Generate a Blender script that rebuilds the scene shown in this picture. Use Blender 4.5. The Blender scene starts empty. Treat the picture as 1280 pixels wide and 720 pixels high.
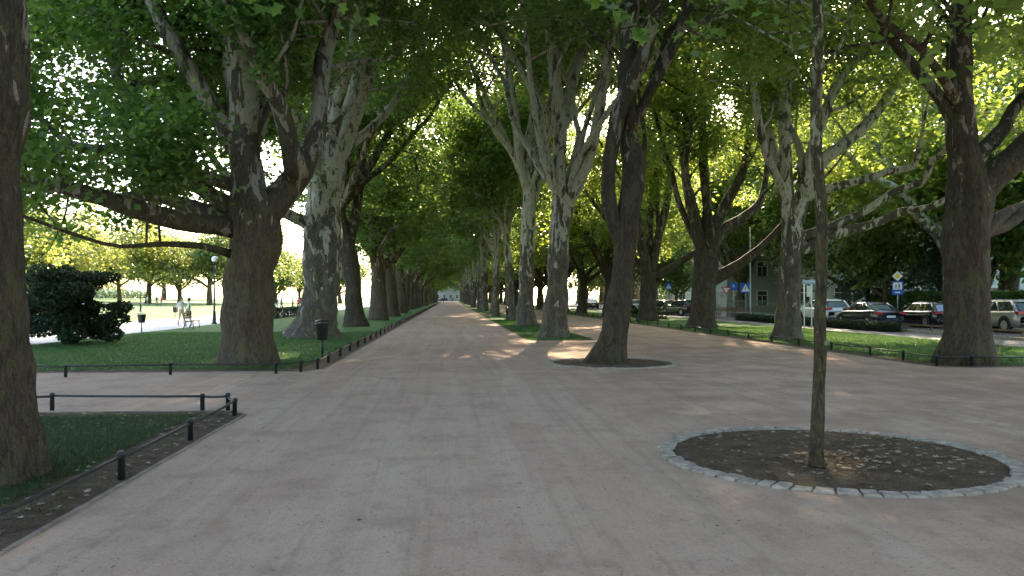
import bpy, math, random
import numpy as np
from mathutils import Vector, Matrix, noise
R = math.radians
sc = bpy.context.scene
COL = sc.collection
random.seed(7)

# ------------------------------------------------------------------ camera
F = 1000.0; YAW = R(4.46); PIT = math.atan(12/1000.0); CZ = 1.7
cam = bpy.data.objects.new('camera', bpy.data.cameras.new('camera')); COL.objects.link(cam)
cam.location = (0, 0, CZ); cam.rotation_euler = (math.pi/2+PIT, 0, -YAW)
cam.data.sensor_width = 36; cam.data.lens = 36*F/1280; cam.data.clip_end = 6000; cam.data.clip_start = .05
sc.camera = cam
_r = Vector((math.cos(YAW), -math.sin(YAW), 0))
_f = Vector((math.sin(YAW)*math.cos(PIT), math.cos(YAW)*math.cos(PIT), math.sin(PIT)))
_u = _r.cross(_f)
def ray(px, py): return (_f + _r*((px-640)/F) + _u*((360-py)/F))
def at(px, py, Y):
    d = ray(px, py); return Vector((0, 0, CZ)) + d*(Y/d.y)
def gp(px, py, z=0):
    d = ray(px, py); t = (z-CZ)/d.z; return Vector((0, 0, CZ)) + d*t
def dl(px, d, z=0):   # point at horizontal depth d on the column px
    l = (px-640)/F*d
    return Vector((l*math.cos(YAW)+d*math.sin(YAW), d*math.cos(YAW)-l*math.sin(YAW), z))
def lawn_z(x):
    t = min(1, max(0, (-x-24)/80.)); return 1.35*t*t*(3-2*t)

# ------------------------------------------------------------------ object helpers
def tag(o, label=None, cat=None, group=None, kind=None):
    if label: o['label'] = label
    if cat: o['category'] = cat
    if group: o['group'] = group
    if kind: o['kind'] = kind
    return o
def link(name, me, mats, parent=None):
    o = bpy.data.objects.new(name, me); COL.objects.link(o)
    for m in (mats if isinstance(mats, (list, tuple)) else [mats]): me.materials.append(m)
    if parent: o.parent = parent
    return o
def empty(name, loc=(0, 0, 0), rz=0):
    o = bpy.data.objects.new(name, None); COL.objects.link(o); o.location = loc; o.rotation_euler.z = rz
    o.empty_display_size = .2
    return o
def copy_tree(o, parent=None):
    c = o.copy(); COL.objects.link(c); c.parent = parent
    for ch in [x for x in bpy.data.objects if x.parent == o]: copy_tree(ch, c)
    return c
class MB:
    def __init__(s): s.v = []; s.f = []; s.m = []; s.sm = []
    def add(s, vs, fs, mi=0, smooth=False):
        b = len(s.v); s.v += [tuple(v) for v in vs]
        for f in fs: s.f.append([b+i for i in f]); s.m.append(mi); s.sm.append(smooth)
    def box(s, c, sz, rz=0, mi=0, M=None):
        x, y, z = [a/2 for a in sz]; co = []
        ca, sa = math.cos(rz), math.sin(rz)
        for i in (-x, x):
            for j in (-y, y):
                for k in (-z, z):
                    p = Vector((c[0]+i*ca-j*sa, c[1]+i*sa+j*ca, c[2]+k))
                    co.append(M @ p if M else p)
        s.add(co, [(0,1,3,2),(4,6,7,5),(0,4,5,1),(2,3,7,6),(0,2,6,4),(1,5,7,3)], mi)
    def tube(s, pts, rad, n=8, mi=0, bump=0., freq=1., cap=True, seed=0., lobes=None):
        pts = [Vector(p) for p in pts]; m = len(pts)
        if not isinstance(rad, (list, tuple)): rad = [rad]*m
        b = len(s.v); nrm = None
        for i in range(m):
            t = (pts[min(i+1, m-1)]-pts[max(i-1, 0)])
            t = t.normalized() if t.length > 1e-9 else Vector((0, 0, 1))
            if nrm is None:
                nrm = t.cross(Vector((0.3, 1, 0.05))).normalized() if abs(t.y) < .9 else t.cross(Vector((1, 0, 0))).normalized()
            nrm = (nrm - t*nrm.dot(t)).normalized(); bn = t.cross(nrm)
            for k in range(n):
                a = 2*math.pi*k/n; d = nrm*math.cos(a)+bn*math.sin(a); r = rad[i]
                if bump:
                    q = pts[i]+d*r
                    r *= 1+bump*(noise.noise(Vector((q.x*freq+seed, q.y*freq, q.z*freq*.7)))+.55*noise.noise(Vector((q.x*freq*2.7+seed, q.y*freq*2.7, q.z*freq*2.2))))
                if lobes: r *= lobes(i, a)
                s.v.append(tuple(pts[i]+d*r))
        for i in range(m-1):
            for k in range(n):
                k2 = (k+1) % n
                s.f.append([b+i*n+k, b+i*n+k2, b+(i+1)*n+k2, b+(i+1)*n+k]); s.m.append(mi); s.sm.append(True)
        if cap:
            s.f.append([b+k for k in range(n)][::-1]); s.m.append(mi); s.sm.append(False)
            s.f.append([b+(m-1)*n+k for k in range(n)]); s.m.append(mi); s.sm.append(False)
    def lathe(s, prof, n=16, c=(0, 0, 0), mi=0):
        s.tube([(c[0], c[1], c[2]+z) for z, r in prof], [r for z, r in prof], n, mi)
    def prism(s, poly, a, b, axis='z', mi=0):   # extruded outline
        n = len(poly)
        def P(p, h):
            return (p[0], p[1], h) if axis == 'z' else ((p[0], h, p[1]) if axis == 'y' else (h, p[0], p[1]))
        s.add([P(p, a) for p in poly]+[P(p, b) for p in poly],
              [list(range(n))[::-1], [n+i for i in range(n)]]+[(i, (i+1) % n, n+(i+1) % n, n+i) for i in range(n)], mi)
    def mesh(s, name):
        me = bpy.data.meshes.new(name); me.from_pydata(s.v, [], s.f)
        me.polygons.foreach_set('material_index', s.m); me.polygons.foreach_set('use_smooth', s.sm); me.update()
        return me
    def build(s, name, mats, parent=None): return link(name, s.mesh(name), mats, parent)
def npmesh(name, V, Fc, k):
    """V (n,3); Fc (m,k) faces with k corners each"""
    me = bpy.data.meshes.new(name); m = len(Fc)
    me.vertices.add(len(V)); me.vertices.foreach_set('co', np.ascontiguousarray(V, dtype=np.float32).ravel())
    me.loops.add(m*k); me.loops.foreach_set('vertex_index', np.ascontiguousarray(Fc, dtype=np.int32).ravel())
    me.polygons.add(m); me.polygons.foreach_set('loop_start', np.arange(0, m*k, k, dtype=np.int32))
    me.polygons.foreach_set('loop_total', np.full(m, k, dtype=np.int32))
    me.update(); me.validate()
    return me

# ------------------------------------------------------------------ materials
class NT:
    def __init__(s, name):
        s.mat = bpy.data.materials.new(name); s.mat.use_nodes = True; s.t = s.mat.node_tree
        s.b = s.t.nodes['Principled BSDF']; s.out = s.t.nodes['Material Output']
        s.co = s.n('ShaderNodeTexCoord'); s.geo = None
    def n(s, t, **k):
        x = s.t.nodes.new(t)
        for a, v in k.items(): setattr(x, a, v)
        return x
    def l(s, a, b): s.t.links.new(a, b)
    def mapping(s, scale, src='Object'):
        m = s.n('ShaderNodeMapping'); s.l(s.co.outputs[src], m.inputs[0]); m.inputs['Scale'].default_value = scale; return m.outputs[0]
    def noise(s, scale, detail=4, rough=.55, vec=None, dist=0):
        x = s.n('ShaderNodeTexNoise'); x.inputs['Scale'].default_value = scale; x.inputs['Detail'].default_value = detail
        x.inputs['Roughness'].default_value = rough; x.inputs['Distortion'].default_value = dist
        s.l(vec if vec else s.co.outputs['Object'], x.inputs['Vector']); return x.outputs['Fac']
    def vor(s, scale, feat='F1', vec=None, out='Distance'):
        x = s.n('ShaderNodeTexVoronoi', feature=feat); x.inputs['Scale'].default_value = scale
        s.l(vec if vec else s.co.outputs['Object'], x.inputs['Vector']); return x.outputs[out]
    def ramp(s, fac, stops):
        x = s.n('ShaderNodeValToRGB'); e = x.color_ramp.elements
        while len(e) > 1: e.remove(e[-1])
        for i, (p, c) in enumerate(stops):
            c = (c, c, c) if isinstance(c, (int, float)) else c
            y = e[0] if i == 0 else e.new(p)
            y.position = p; y.color = (*c, 1)
        s.l(fac, x.inputs[0]); return x.outputs[0]
    def mix(s, a, b, fac, mode='MIX'):
        x = s.n('ShaderNodeMix', data_type='RGBA', blend_type=mode)
        for sock, v in ((x.inputs[0], fac), (x.inputs[6], a), (x.inputs[7], b)):
            if isinstance(v, (int, float)): sock.default_value = v
            elif isinstance(v, tuple): sock.default_value = (*v, 1)
            else: s.l(v, sock)
        return x.outputs[2]
    def math(s, op, a, b):
        x = s.n('ShaderNodeMath', operation=op)
        for i, v in enumerate((a, b)):
            if isinstance(v, (int, float)): x.inputs[i].default_value = v
            else: s.l(v, x.inputs[i])
        return x.outputs[0]
    def bump(s, h, st=.3, dist=.02):
        x = s.n('ShaderNodeBump'); x.inputs['Strength'].default_value = st; x.inputs['Distance'].default_value = dist
        s.l(h, x.inputs['Height']); s.l(x.outputs[0], s.b.inputs['Normal'])
    def fin(s, col, rough=.8, spec=.3, metal=0, coat=0):
        if isinstance(col, tuple): s.b.inputs['Base Color'].default_value = (*col, 1)
        else: s.l(col, s.b.inputs['Base Color'])
        s.b.inputs['Roughness'].default_value = rough; s.b.inputs['Specular IOR Level'].default_value = spec
        s.b.inputs['Metallic'].default_value = metal; s.b.inputs['Coat Weight'].default_value = coat
        return s.mat
def plain(name, c, rough=.6, spec=.4, metal=0, coat=0, var=.12, scale=6):
    t = NT(name); f = t.noise(scale, 5)
    return t.fin(t.mix(tuple(x*(1-var) for x in c), tuple(min(1, x*(1+var)) for x in c), t.ramp(f, [(.3, 0.), (.7, 1.)])), rough, spec, metal, coat)

def leaf_mat(name, dark, light, tr, frac=.45, rough=.4):
    t = NT(name); geo = t.n('ShaderNodeNewGeometry')
    rnd = geo.outputs['Random Per Island']
    big = t.noise(.35, 3); f = t.math('ADD', t.math('MULTIPLY', rnd, .75), t.math('MULTIPLY', t.ramp(big, [(.35, 0.), (.65, 1.)]), .3))
    col = t.ramp(f, [(.15, dark), (.85, light)])
    trc = t.ramp(f, [(.15, tuple(x*.72 for x in tr)), (.8, tr), (1., (tr[0]*1.25, tr[1]*1.02, tr[2]))])
    t.fin(col, rough, .5)
    tl = t.n('ShaderNodeBsdfTranslucent'); t.l(trc, tl.inputs[0])
    mx = t.n('ShaderNodeMixShader'); mx.inputs[0].default_value = frac
    t.l(t.b.outputs[0], mx.inputs[1]); t.l(tl.outputs[0], mx.inputs[2]); t.l(mx.outputs[0], t.out.inputs[0])
    return t.mat
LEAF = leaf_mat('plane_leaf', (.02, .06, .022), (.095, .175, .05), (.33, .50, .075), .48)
LEAFR = leaf_mat('plane_leaf_backlit', (.04, .105, .03), (.16, .26, .06), (.52, .64, .11), .54)  # plane leaf brightened to hold the backlit glow of the right row
LEAFR2 = leaf_mat('street_leaf', (.07, .13, .026), (.16, .22, .04), (.46, .58, .09), .52)  # yellow-green of sunlit crowns mixed into the leaf colour
LEAFB = leaf_mat('park_leaf', (.055, .11, .035), (.12, .19, .055), (.35, .42, .09), .4)
LEAF_LIT = leaf_mat('park_leaf_sunlit', (.12, .16, .04), (.22, .27, .06), (.58, .62, .14), .5)  # backlit yellow glow mixed into the park leaf colour
CONIF = leaf_mat('blue_green_needles', (.04, .085, .06), (.09, .14, .10), (.12, .18, .1), .25)
SHRUBB = leaf_mat('grey_green_leaf', (.07, .12, .07), (.14, .19, .12), (.2, .3, .15), .35)
YEW = leaf_mat('dark_shrub_leaf', (.016, .036, .018), (.03, .06, .026), (.04, .07, .02), .2, .8)
HEDGE = leaf_mat('hedge_leaf', (.03, .08, .02), (.08, .15, .035), (.2, .3, .05), .35)

def bark(name, base, pale, olive, thr, fine=1.):
    t = NT(name)
    v = t.mapping((1, 1, .34))
    n1 = t.noise(3.4*fine, 6, .6, v, .6); n2 = t.noise(5.5*fine, 5, .6, v, .4); n3 = t.noise(26, 4, .6, t.mapping((1, 1, .25)))
    c = t.mix(base, tuple(x*.5 for x in base), t.ramp(n3, [(.4, 0.), (.62, 1.)]))
    c = t.mix(c, olive, t.ramp(n2, [(.5, 0.), (.56, .8)]))
    sep = t.n('ShaderNodeSeparateXYZ'); t.l(t.co.outputs['Object'], sep.inputs[0])
    hgt = t.n('ShaderNodeMapRange'); t.l(sep.outputs[2], hgt.inputs[0])
    hgt.inputs[1].default_value = 1.0; hgt.inputs[2].default_value = 7.0; hgt.inputs[3].default_value = -.15; hgt.inputs[4].default_value = .075
    pf = t.math('ADD', n1, hgt.outputs[0])
    c = t.mix(c, pale, t.ramp(pf, [(thr, 0.), (thr+.02, 1.)]))
    c = t.mix(c, tuple(x*.8 for x in base), t.ramp(t.noise(12, 4, .6, v), [(.55, 0.), (.6, .55)]))
    wv = t.n('ShaderNodeVectorMath', operation='ADD'); nv = t.n('ShaderNodeTexNoise'); nv.inputs['Scale'].default_value = 3.; t.l(t.co.outputs['Object'], nv.inputs['Vector']); sc_ = t.n('ShaderNodeVectorMath', operation='SCALE'); t.l(nv.outputs['Color'], sc_.inputs[0]); sc_.inputs['Scale'].default_value = .5; t.l(t.mapping((1.3, 1.3, .22)), wv.inputs[0]); t.l(sc_.outputs[0], wv.inputs[1])
    crack = t.vor(11*fine, 'DISTANCE_TO_EDGE', wv.outputs[0])
    c = t.mix(c, tuple(x*.45 for x in base), t.math('MULTIPLY', t.ramp(crack, [(0., .7), (.05, 0.)]), t.ramp(n1, [(.45, 1.), (.55, 0.)])))
    h = t.math('ADD', t.math('MULTIPLY', n3, .6), t.math('ADD', t.math('MULTIPLY', n2, .8), t.ramp(crack, [(0., 0.), (.12, .25)])))
    t.bump(h, .85, .04)
    return t.fin(c, .85, .2)
BARK_OLD = bark('old_plane_bark', (.125, .09, .06), (.36, .30, .22), (.125, .11, .055), .54)
BARK_MID = bark('mottled_plane_bark', (.15, .125, .098), (.50, .455, .37), (.19, .17, .11), .495)
BARK_DARK = bark('dark_plane_bark', (.082, .06, .042), (.26, .215, .16), (.09, .08, .042), .595)
BARK_NEAR = bark('rugged_near_bark', (.10, .075, .053), (.30, .25, .19), (.11, .095, .05), .55, 1.7)
BARK_LIMB = bark('pale_limbed_bark', (.125, .10, .078), (.50, .45, .36), (.15, .135, .08), .505)
BARK_YOUNG = bark('young_plane_bark', (.11, .082, .05), (.42, .37, .25), (.15, .13, .065), .50, 4.)

def m_gravel():
    t = NT('sandy_gravel')
    big = t.noise(.22, 5, .6); mid = t.noise(1.1, 7, .68); lane = t.noise(1., 5, .62, t.mapping((1.7, .09, 1)))
    c = t.mix((.49, .33, .25), (.59, .415, .322), t.ramp(big, [(.34, 0.), (.66, 1.)]))
    c = t.mix(c, (.63, .465, .372), t.ramp(lane, [(.46, 0.), (.62, .5)]))
    tr = t.noise(1., 3, .5, t.mapping((6., .12, 1))); c = t.mix(c, (.38, .275, .195), t.ramp(tr, [(.56, 0.), (.66, .35)]))
    c = t.mix(c, (.33, .22, .165), t.ramp(mid, [(.50, 0.), (.70, .55)]))
    c = t.mix(c, (.31, .215, .15), t.ramp(t.noise(5., 8, .75, t.mapping((1, .5, 1))), [(.52, 0.), (.70, .5)]))
    sep = t.n('ShaderNodeSeparateXYZ'); t.l(t.co.outputs['Object'], sep.inputs[0])
    wr = t.math('MULTIPLY', t.ramp(t.math('MULTIPLY', sep.outputs[0], .1), [(.12, 0.), (.42, 1.)]), t.ramp(t.noise(.7, 6, .7), [(.42, 0.), (.62, 1.)]))
    c = t.mix(c, (.29, .195, .135), t.math('MULTIPLY', wr, .55))
    g1 = t.noise(30, 5, .8); g2 = t.noise(120, 2, .8)
    c = t.mix(c, (.20, .135, .095), t.ramp(g1, [(.52, 0.), (.68, .45)]))
    c = t.mix(c, (.70, .59, .49), t.ramp(g1, [(.30, .3), (.42, 0.)]))
    sp = t.vor(22); c = t.mix(c, (.74, .66, .58), t.ramp(sp, [(.05, .7), (.09, 0.)]))
    sp2 = t.vor(11); c = t.mix(c, (.10, .07, .05), t.ramp(sp2, [(.04, .85), (.075, 0.)]))
    t.bump(t.math('ADD', t.math('ADD', t.math('MULTIPLY', g1, .5), t.math('MULTIPLY', mid, 2.2)), t.math('MULTIPLY', lane, 1.5)), .9, .03)
    return t.fin(c, .95, .1)
def m_grass(name, a, b, soil=.0):
    t = NT(name)
    n = t.noise(.9, 6, .65); f = t.noise(42, 4, .7); c = t.mix(a, b, t.ramp(n, [(.35, 0.), (.65, 1.)]))
    c = t.mix(c, tuple(x*.45 for x in a), t.ramp(f, [(.45, 0.), (.7, .8)]))
    if soil: c = t.mix(c, (.085, .062, .045), t.ramp(t.noise(2.1, 6, .7), [(.5-soil, 0.), (.62-soil, .85)]))
    t.bump(f, .7, .04)
    return t.fin(c, .9, .15)
def m_soil():
    t = NT('dark_soil'); n = t.noise(3, 7, .7); f = t.noise(45, 4, .7)
    c = t.mix((.10, .068, .045), (.20, .145, .10), t.ramp(n, [(.35, 0.), (.65, 1.)]))
    c = t.mix(c, (.03, .022, .017), t.ramp(f, [(.5, 0.), (.66, .8)]))
    t.bump(t.math('ADD', f, t.math('MULTIPLY', n, 2.)), .9, .04)
    return t.fin(c, .95, .1)
def m_cobble():
    t = NT('grey_cobbles'); e = t.vor(6, 'DISTANCE_TO_EDGE'); cc = t.vor(6, 'F1', out='Color')
    c = t.mix((.12, .125, .14), (.27, .28, .31), cc)
    c = t.mix(c, (.06, .055, .055), t.ramp(e, [(.02, 1.), (.09, 0.)]))
    t.bump(t.ramp(e, [(0., 0.), (.2, 1.)]), .9, .05)
    return t.fin(c, .7, .3)
def m_asphalt():
    t = NT('asphalt'); n = t.noise(.5, 5); f = t.noise(80, 3)
    c = t.mix((.055, .055, .06), (.095, .095, .1), t.ramp(n, [(.3, 0.), (.7, 1.)])); c = t.mix(c, (.02, .02, .02), t.ramp(f, [(.5, 0.), (.7, .5)]))
    t.bump(f, .4, .01); return t.fin(c, .8, .3)
GRAVEL = m_gravel(); SOIL = m_soil(); COBBLE = m_cobble(); ASPH = m_asphalt()
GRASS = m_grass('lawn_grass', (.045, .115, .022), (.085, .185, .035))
GRASS_N = m_grass('thin_grass', (.045, .072, .026), (.065, .10, .036), .04)
STONE = plain('grey_sett_stone', (.38, .32, .27), .9, .12, var=.4, scale=9)
STONE2 = plain('worn_sett_stone', (.36, .30, .24), .85, .3, var=.3, scale=9)
EDGE = plain('worn_edging', (.26, .21, .17), .9, .2, var=.35, scale=5)
PAVE = plain('pale_paving', (.5, .48, .46), .85, .2)
IRON = plain('black_painted_iron', (.018, .018, .021), .45, .5, var=.3, scale=20)
RAILM = plain('weathered_rail_iron', (.028, .027, .028), .5, .5, var=.4, scale=15)
WOODB = plain('bench_wood', (.16, .10, .06), .6, .3, var=.3)
TYRE = plain('tyre_rubber', (.02, .02, .02), .85, .2)
RIM = plain('alloy_rim', (.45, .46, .48), .3, .5, metal=.8)
GLASS = plain('car_glass', (.025, .03, .035), .06, .9, coat=.6)
SKYREFG = plain('rear_glass', (.13, .16, .2), .08, 1., coat=1.)  # pale blue sky reflection mixed into the glass colour
REDL = plain('tail_light_red', (.5, .02, .03), .2, .6, coat=1)
WHITEL = plain('head_light_glass', (.7, .7, .72), .15, .6, coat=1)
PLATE = plain('plate_white', (.75, .75, .75), .5, .4)
BLACKP = plain('black_plastic', (.022, .022, .024), .6, .3)
SIGNB = plain('sign_blue', (.02, .10, .52), .45, .5, var=.05)
SIGNW = plain('sign_white', (.78, .78, .78), .5, .4, var=.04)
SIGNY = plain('sign_yellow', (.85, .6, .05), .5, .4, var=.05)
SIGNR = plain('sign_red', (.6, .03, .04), .5, .4, var=.05)
SIGNK = plain('sign_black', (.02, .02, .02), .5, .4)
GALV = plain('galvanised_pole', (.42, .43, .44), .45, .5, metal=.4)
GLOBE = plain('opal_globe', (.85, .85, .85), .3, .5, var=.03)
WINM = plain('window_glass', (.05, .065, .08), .1, .8)

# ------------------------------------------------------------------ world & light
SUN_EL = 27; SUN_AZ = 13    # azimuth from +Y towards +X
w = bpy.data.worlds.new('World'); sc.world = w; w.use_nodes = True
nt = w.node_tree; bg = nt.nodes['Background']; sky = nt.nodes.new('ShaderNodeTexSky'); sky.sky_type = 'NISHITA'
sky.sun_disc = False; sky.sun_elevation = R(SUN_EL); sky.sun_rotation = R(SUN_AZ); sky.dust_density = 2.2; sky.air_density = 1.; sky.ozone_density = 1.
nt.links.new(sky.outputs[0], bg.inputs[0]); bg.inputs[1].default_value = .15
sl = bpy.data.lights.new('sun', 'SUN'); sl.energy = 4.; sl.angle = R(.5); sl.color = (1, .82, .56)
so = bpy.data.objects.new('sun', sl); COL.objects.link(so)
sd = Vector((math.sin(R(SUN_AZ))*math.cos(R(SUN_EL)), math.cos(R(SUN_AZ))*math.cos(R(SUN_EL)), math.sin(R(SUN_EL))))
so.rotation_euler = sd.to_track_quat('Z', 'Y').to_euler(); so.location = (0, 0, 60)
vs = sc.view_settings; vs.view_transform = 'Standard'; vs.look = 'None'; vs.gamma = 1; vs.exposure = 2.42; vs.use_curve_mapping = False
cy = sc.cycles; sc.render.engine = 'CYCLES'
cy.use_denoising = True; cy.max_bounces = 10; cy.diffuse_bounces = 8; cy.glossy_bounces = 2; cy.transmission_bounces = 8
cy.transparent_max_bounces = 4; cy.sample_clamp_indirect = 6; cy.caustics_reflective = False; cy.caustics_refractive = False
cy.use_adaptive_sampling = True; cy.adaptive_threshold = .02

# ------------------------------------------------------------------ ground sheets
def sheet(name, poly, z, mat, kind='structure'):
    mb = MB(); mb.add([(x, y, z) for x, y in poly], [list(range(len(poly)))])
    return tag(mb.build(name, mat), kind=kind)
def ragged(poly, amp=.12, step=.35, seed=0):
    out = []
    for i in range(len(poly)):
        a = Vector(poly[i]).to_2d(); b = Vector(poly[(i+1) % len(poly)]).to_2d(); L = (b-a).length
        n = max(1, min(260, int(L/step)))
        nn = Vector((-(b-a).y, (b-a).x))/L
        for k in range(n):
            p = a+(b-a)*k/n
            q = nn*amp*2*noise.noise(Vector((p.x*1.3+seed, p.y*1.3, 3.1)))+nn*amp*noise.noise(Vector((p.x*5+seed, p.y*5, 1.)))
            out.append((p.x+q.x, p.y+q.y))
    return out
mb = MB(); mb.add([(-3000, -300, -.06), (3000, -300, -.06), (3000, 4000, -.06), (-3000, 4000, -.06)], [(0, 1, 2, 3)])
tag(mb.build('ground', GRASS), kind='structure')
sheet('gravel_path', [(-30, -14), (60, -14), (60, 18.5), (11.9, 18.5), (11.9, 345), (-30, 345)], 0, GRAVEL)
# left near bed
bedL = [(-24, -8), (-2.98, -8), (-2.98, 11.9), (-3.2, 12.25), (-24, 12.6)]
sheet('flower_bed_soil', bedL, .006, SOIL)
sheet('thin_grass_patch', ragged([(-23, -8), (-3.6, -6), (-3.6, 8.6), (-3.9, 10.6), (-5.2, 11.8), (-23, 12.1)], .22, .2, 4), .012, GRASS_N)
lawnL = [(-14.9, 18.95), (-3.35, 18.75), (-2.98, 19.3), (-2.98, 345), (-14.9, 345)]
sheet('lawn_soil_border', lawnL, .006, SOIL)
sheet('lawn', ragged([(-14.85, 19.3), (-6.8, 19.35), (-4.2, 19.7), (-3.6, 21), (-3.5, 345), (-14.85, 345)], .12, .3, 9), .013, GRASS)
sheet('park_path', [(-22.5, -20), (-14.9, -20), (-14.9, 400), (-22.5, 400)], .01, PAVE)
# far lawn, rising gently
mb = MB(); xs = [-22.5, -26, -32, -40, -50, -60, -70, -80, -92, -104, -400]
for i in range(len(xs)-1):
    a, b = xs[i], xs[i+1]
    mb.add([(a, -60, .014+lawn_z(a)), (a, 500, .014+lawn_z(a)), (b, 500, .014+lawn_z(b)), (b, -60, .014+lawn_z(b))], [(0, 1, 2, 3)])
tag(mb.build('far_lawn', m_grass('sunny_lawn', (.13, .21, .08), (.2, .28, .12))), kind='structure')  # full sunlight mixed into the far lawn's grass colour
mb = MB(); mb.add([(-60, -20, .02+lawn_z(-60)), (-60, 300, .02+lawn_z(-60)), (-63, 300, .02+lawn_z(-63)), (-63, -20, .02+lawn_z(-63))], [(0, 1, 2, 3)])
tag(mb.build('far_path', PAVE), kind='structure')
# middle strip
for k, (a, b) in enumerate([(31.6, 76), (79.5, 124), (127.5, 345)]):
    x1 = 5.8
    sheet('strip_soil', [(3.08, a), (x1, a), (x1, b), (3.08, b)], .006, SOIL)
    sheet('grass_strip', ragged([(3.16, a+.1), (x1-.08, a+.1), (x1-.08, b-.1), (3.16, b-.1)], .06, .3, k*3), .013, GRASS)
# right side
sheet('right_lawn_soil', [(11.9, 18.5), (70, 18.5), (70, 19.6), (19.3, 19.6), (19.3, 345), (11.9, 345)], .006, SOIL)
sheet('right_lawn', ragged([(12.5, 19.1), (19.3, 19.1), (19.3, 345), (12.5, 345)], .1, .3, 5), .013, GRASS)
sheet('cobble_strip', [(19.3, 19.6), (22.2, 19.6), (22.2, 200), (19.3, 200)], .016, COBBLE)
sheet('road', [(22.2, -20), (30.3, -20), (30.3, 345), (22.2, 345)], .02, ASPH)
mb = MB(); mb.box((31.4, 160, .06), (2.2, 370, .16)); tag(mb.build('pavement', PAVE), kind='structure')
mb = MB(); mb.box((22.28, 160, .07), (.14, 370, .14)); tag(mb.build('kerb', STONE), kind='structure')
sheet('garden_ground', [(32.5, -20), (200, -20), (200, 345), (32.5, 345)], .01, GRASS)
sheet('side_street', [(-40, 345), (60, 345), (60, 362), (-40, 362)], .012, PAVE)
# thin stone edging lines
def edging(name, pts, wd=.045, h=.022):
    mb = MB()
    for a, b in zip(pts[:-1], pts[1:]):
        a = Vector(a).to_3d(); b = Vector(b).to_3d(); L = (b-a).length; ang = math.atan2((b-a).y, (b-a).x); n = max(1, int(L/1.0)); n = min(n, 120)
        for k in range(n):
            c = a+(b-a)*(k+.5)/n
            mb.box((c.x+random.uniform(-.006, .006), c.y, h/2-.01+random.uniform(-.004, .004)), (L/n-.012, wd, h), ang)
    return tag(mb.build(name, EDGE), kind='structure')
edging('path_edging', [(-2.96, -8), (-2.96, 11.9), (-3.2, 12.28), (-24, 12.63)])
edging('lawn_edging', [(-24, 18.92), (-3.37, 18.72), (-2.96, 19.3), (-2.96, 120)])
edging('strip_edging', [(5.83, 76), (5.83, 31.57), (3.05, 31.57), (3.05, 76)])
edging('right_edging', [(40, 18.47), (11.87, 18.47), (11.87, 110)])

# ------------------------------------------------------------------ grass blades and litter
rng = np.random.default_rng(3)
def blades(name, pts, h, mat, wd=.006):
    n = len(pts); a = rng.uniform(0, 2*np.pi, n); hh = h*rng.uniform(.5, 1.3, n); le = rng.normal(0, .45, (n, 2))*hh[:, None]
    V = np.zeros((n, 3, 3)); dx = np.cos(a)*wd; dy = np.sin(a)*wd
    V[:, 0] = pts; V[:, 1] = pts; V[:, 2] = pts
    V[:, 0, 0] -= dx; V[:, 0, 1] -= dy; V[:, 1, 0] += dx; V[:, 1, 1] += dy
    V[:, 2, 0] += le[:, 0]; V[:, 2, 1] += le[:, 1]; V[:, 2, 2] += hh
    me = npmesh(name, V.reshape(-1, 3), np.arange(n*3).reshape(-1, 3), 3)
    return tag(link(name, me, mat), kind='stuff')
def scatter(n, x0, x1, y0, y1, z, thr=None, fr=.8):
    p = np.stack([rng.uniform(x0, x1, n), rng.uniform(y0, y1, n), np.full(n, z)], 1)
    if thr is not None:
        k = np.array([noise.noise(Vector((a*fr, b*fr, 5.))) > thr for a, b, _ in p]); p = p[k]
    return p
BLADE = leaf_mat('grass_blade', (.028, .075, .016), (.07, .15, .03), (.1, .2, .03), .3)
BLADE_N = leaf_mat('dull_grass_blade', (.03, .06, .02), (.07, .11, .035), (.09, .14, .03), .3)
tag(blades('grass', np.concatenate([scatter(120000, -9, -3.6, 5., 11.8, .012, -.42), scatter(5000, -7, -3.2, 5.5, 12, .012, .1)]), .04, BLADE_N, .004), 'sparse short green grass in the near left bed', 'grass')
tag(blades('grass', scatter(70000, -14.8, -3.5, 19.2, 40, .013), .05, BLADE, .008), 'short green lawn grass left of the avenue behind the low fence', 'grass')
tag(blades('grass', scatter(30000, 3.15, 5.75, 31.7, 60, .013), .055, BLADE, .008), 'green grass of the strip between the two gravel walks', 'grass')
tag(blades('grass', scatter(60000, 12.4, 19.3, 19.1, 45, .013), .05, BLADE, .01), 'green lawn grass between right hand fence and cobbles', 'grass')
t = NT('dry_leaf'); rnd = t.n('ShaderNodeNewGeometry').outputs['Random Per Island']
DRY = t.fin(t.ramp(rnd, [(0, (.10, .06, .035)), (.5, (.20, .14, .085)), (.8, (.33, .26, .18)), (1., (.42, .38, .32))]), .8, .2)
LOBE = np.array([(0, .42, .03), (0, 0, 0), (.42, .08, .1), (.26, .36, .06), (.52, .66, .13), (.2, .66, .04), (0, 1.05, 0), (-.2, .66, .04), (-.52, .66, .13), (-.26, .36, .06), (-.42, .08, .1)])
LOBE_F = np.array([(0, i, i+1 if i < 10 else 1) for i in range(1, 11)])
KITE = np.array([(0, 0, 0), (.42, .45, .12), (0, 1.0, 0), (-.42, .45, .12)]); KITE_F = np.array([(0, 1, 2), (0, 2, 3)])
TRIO = KITE
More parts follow.
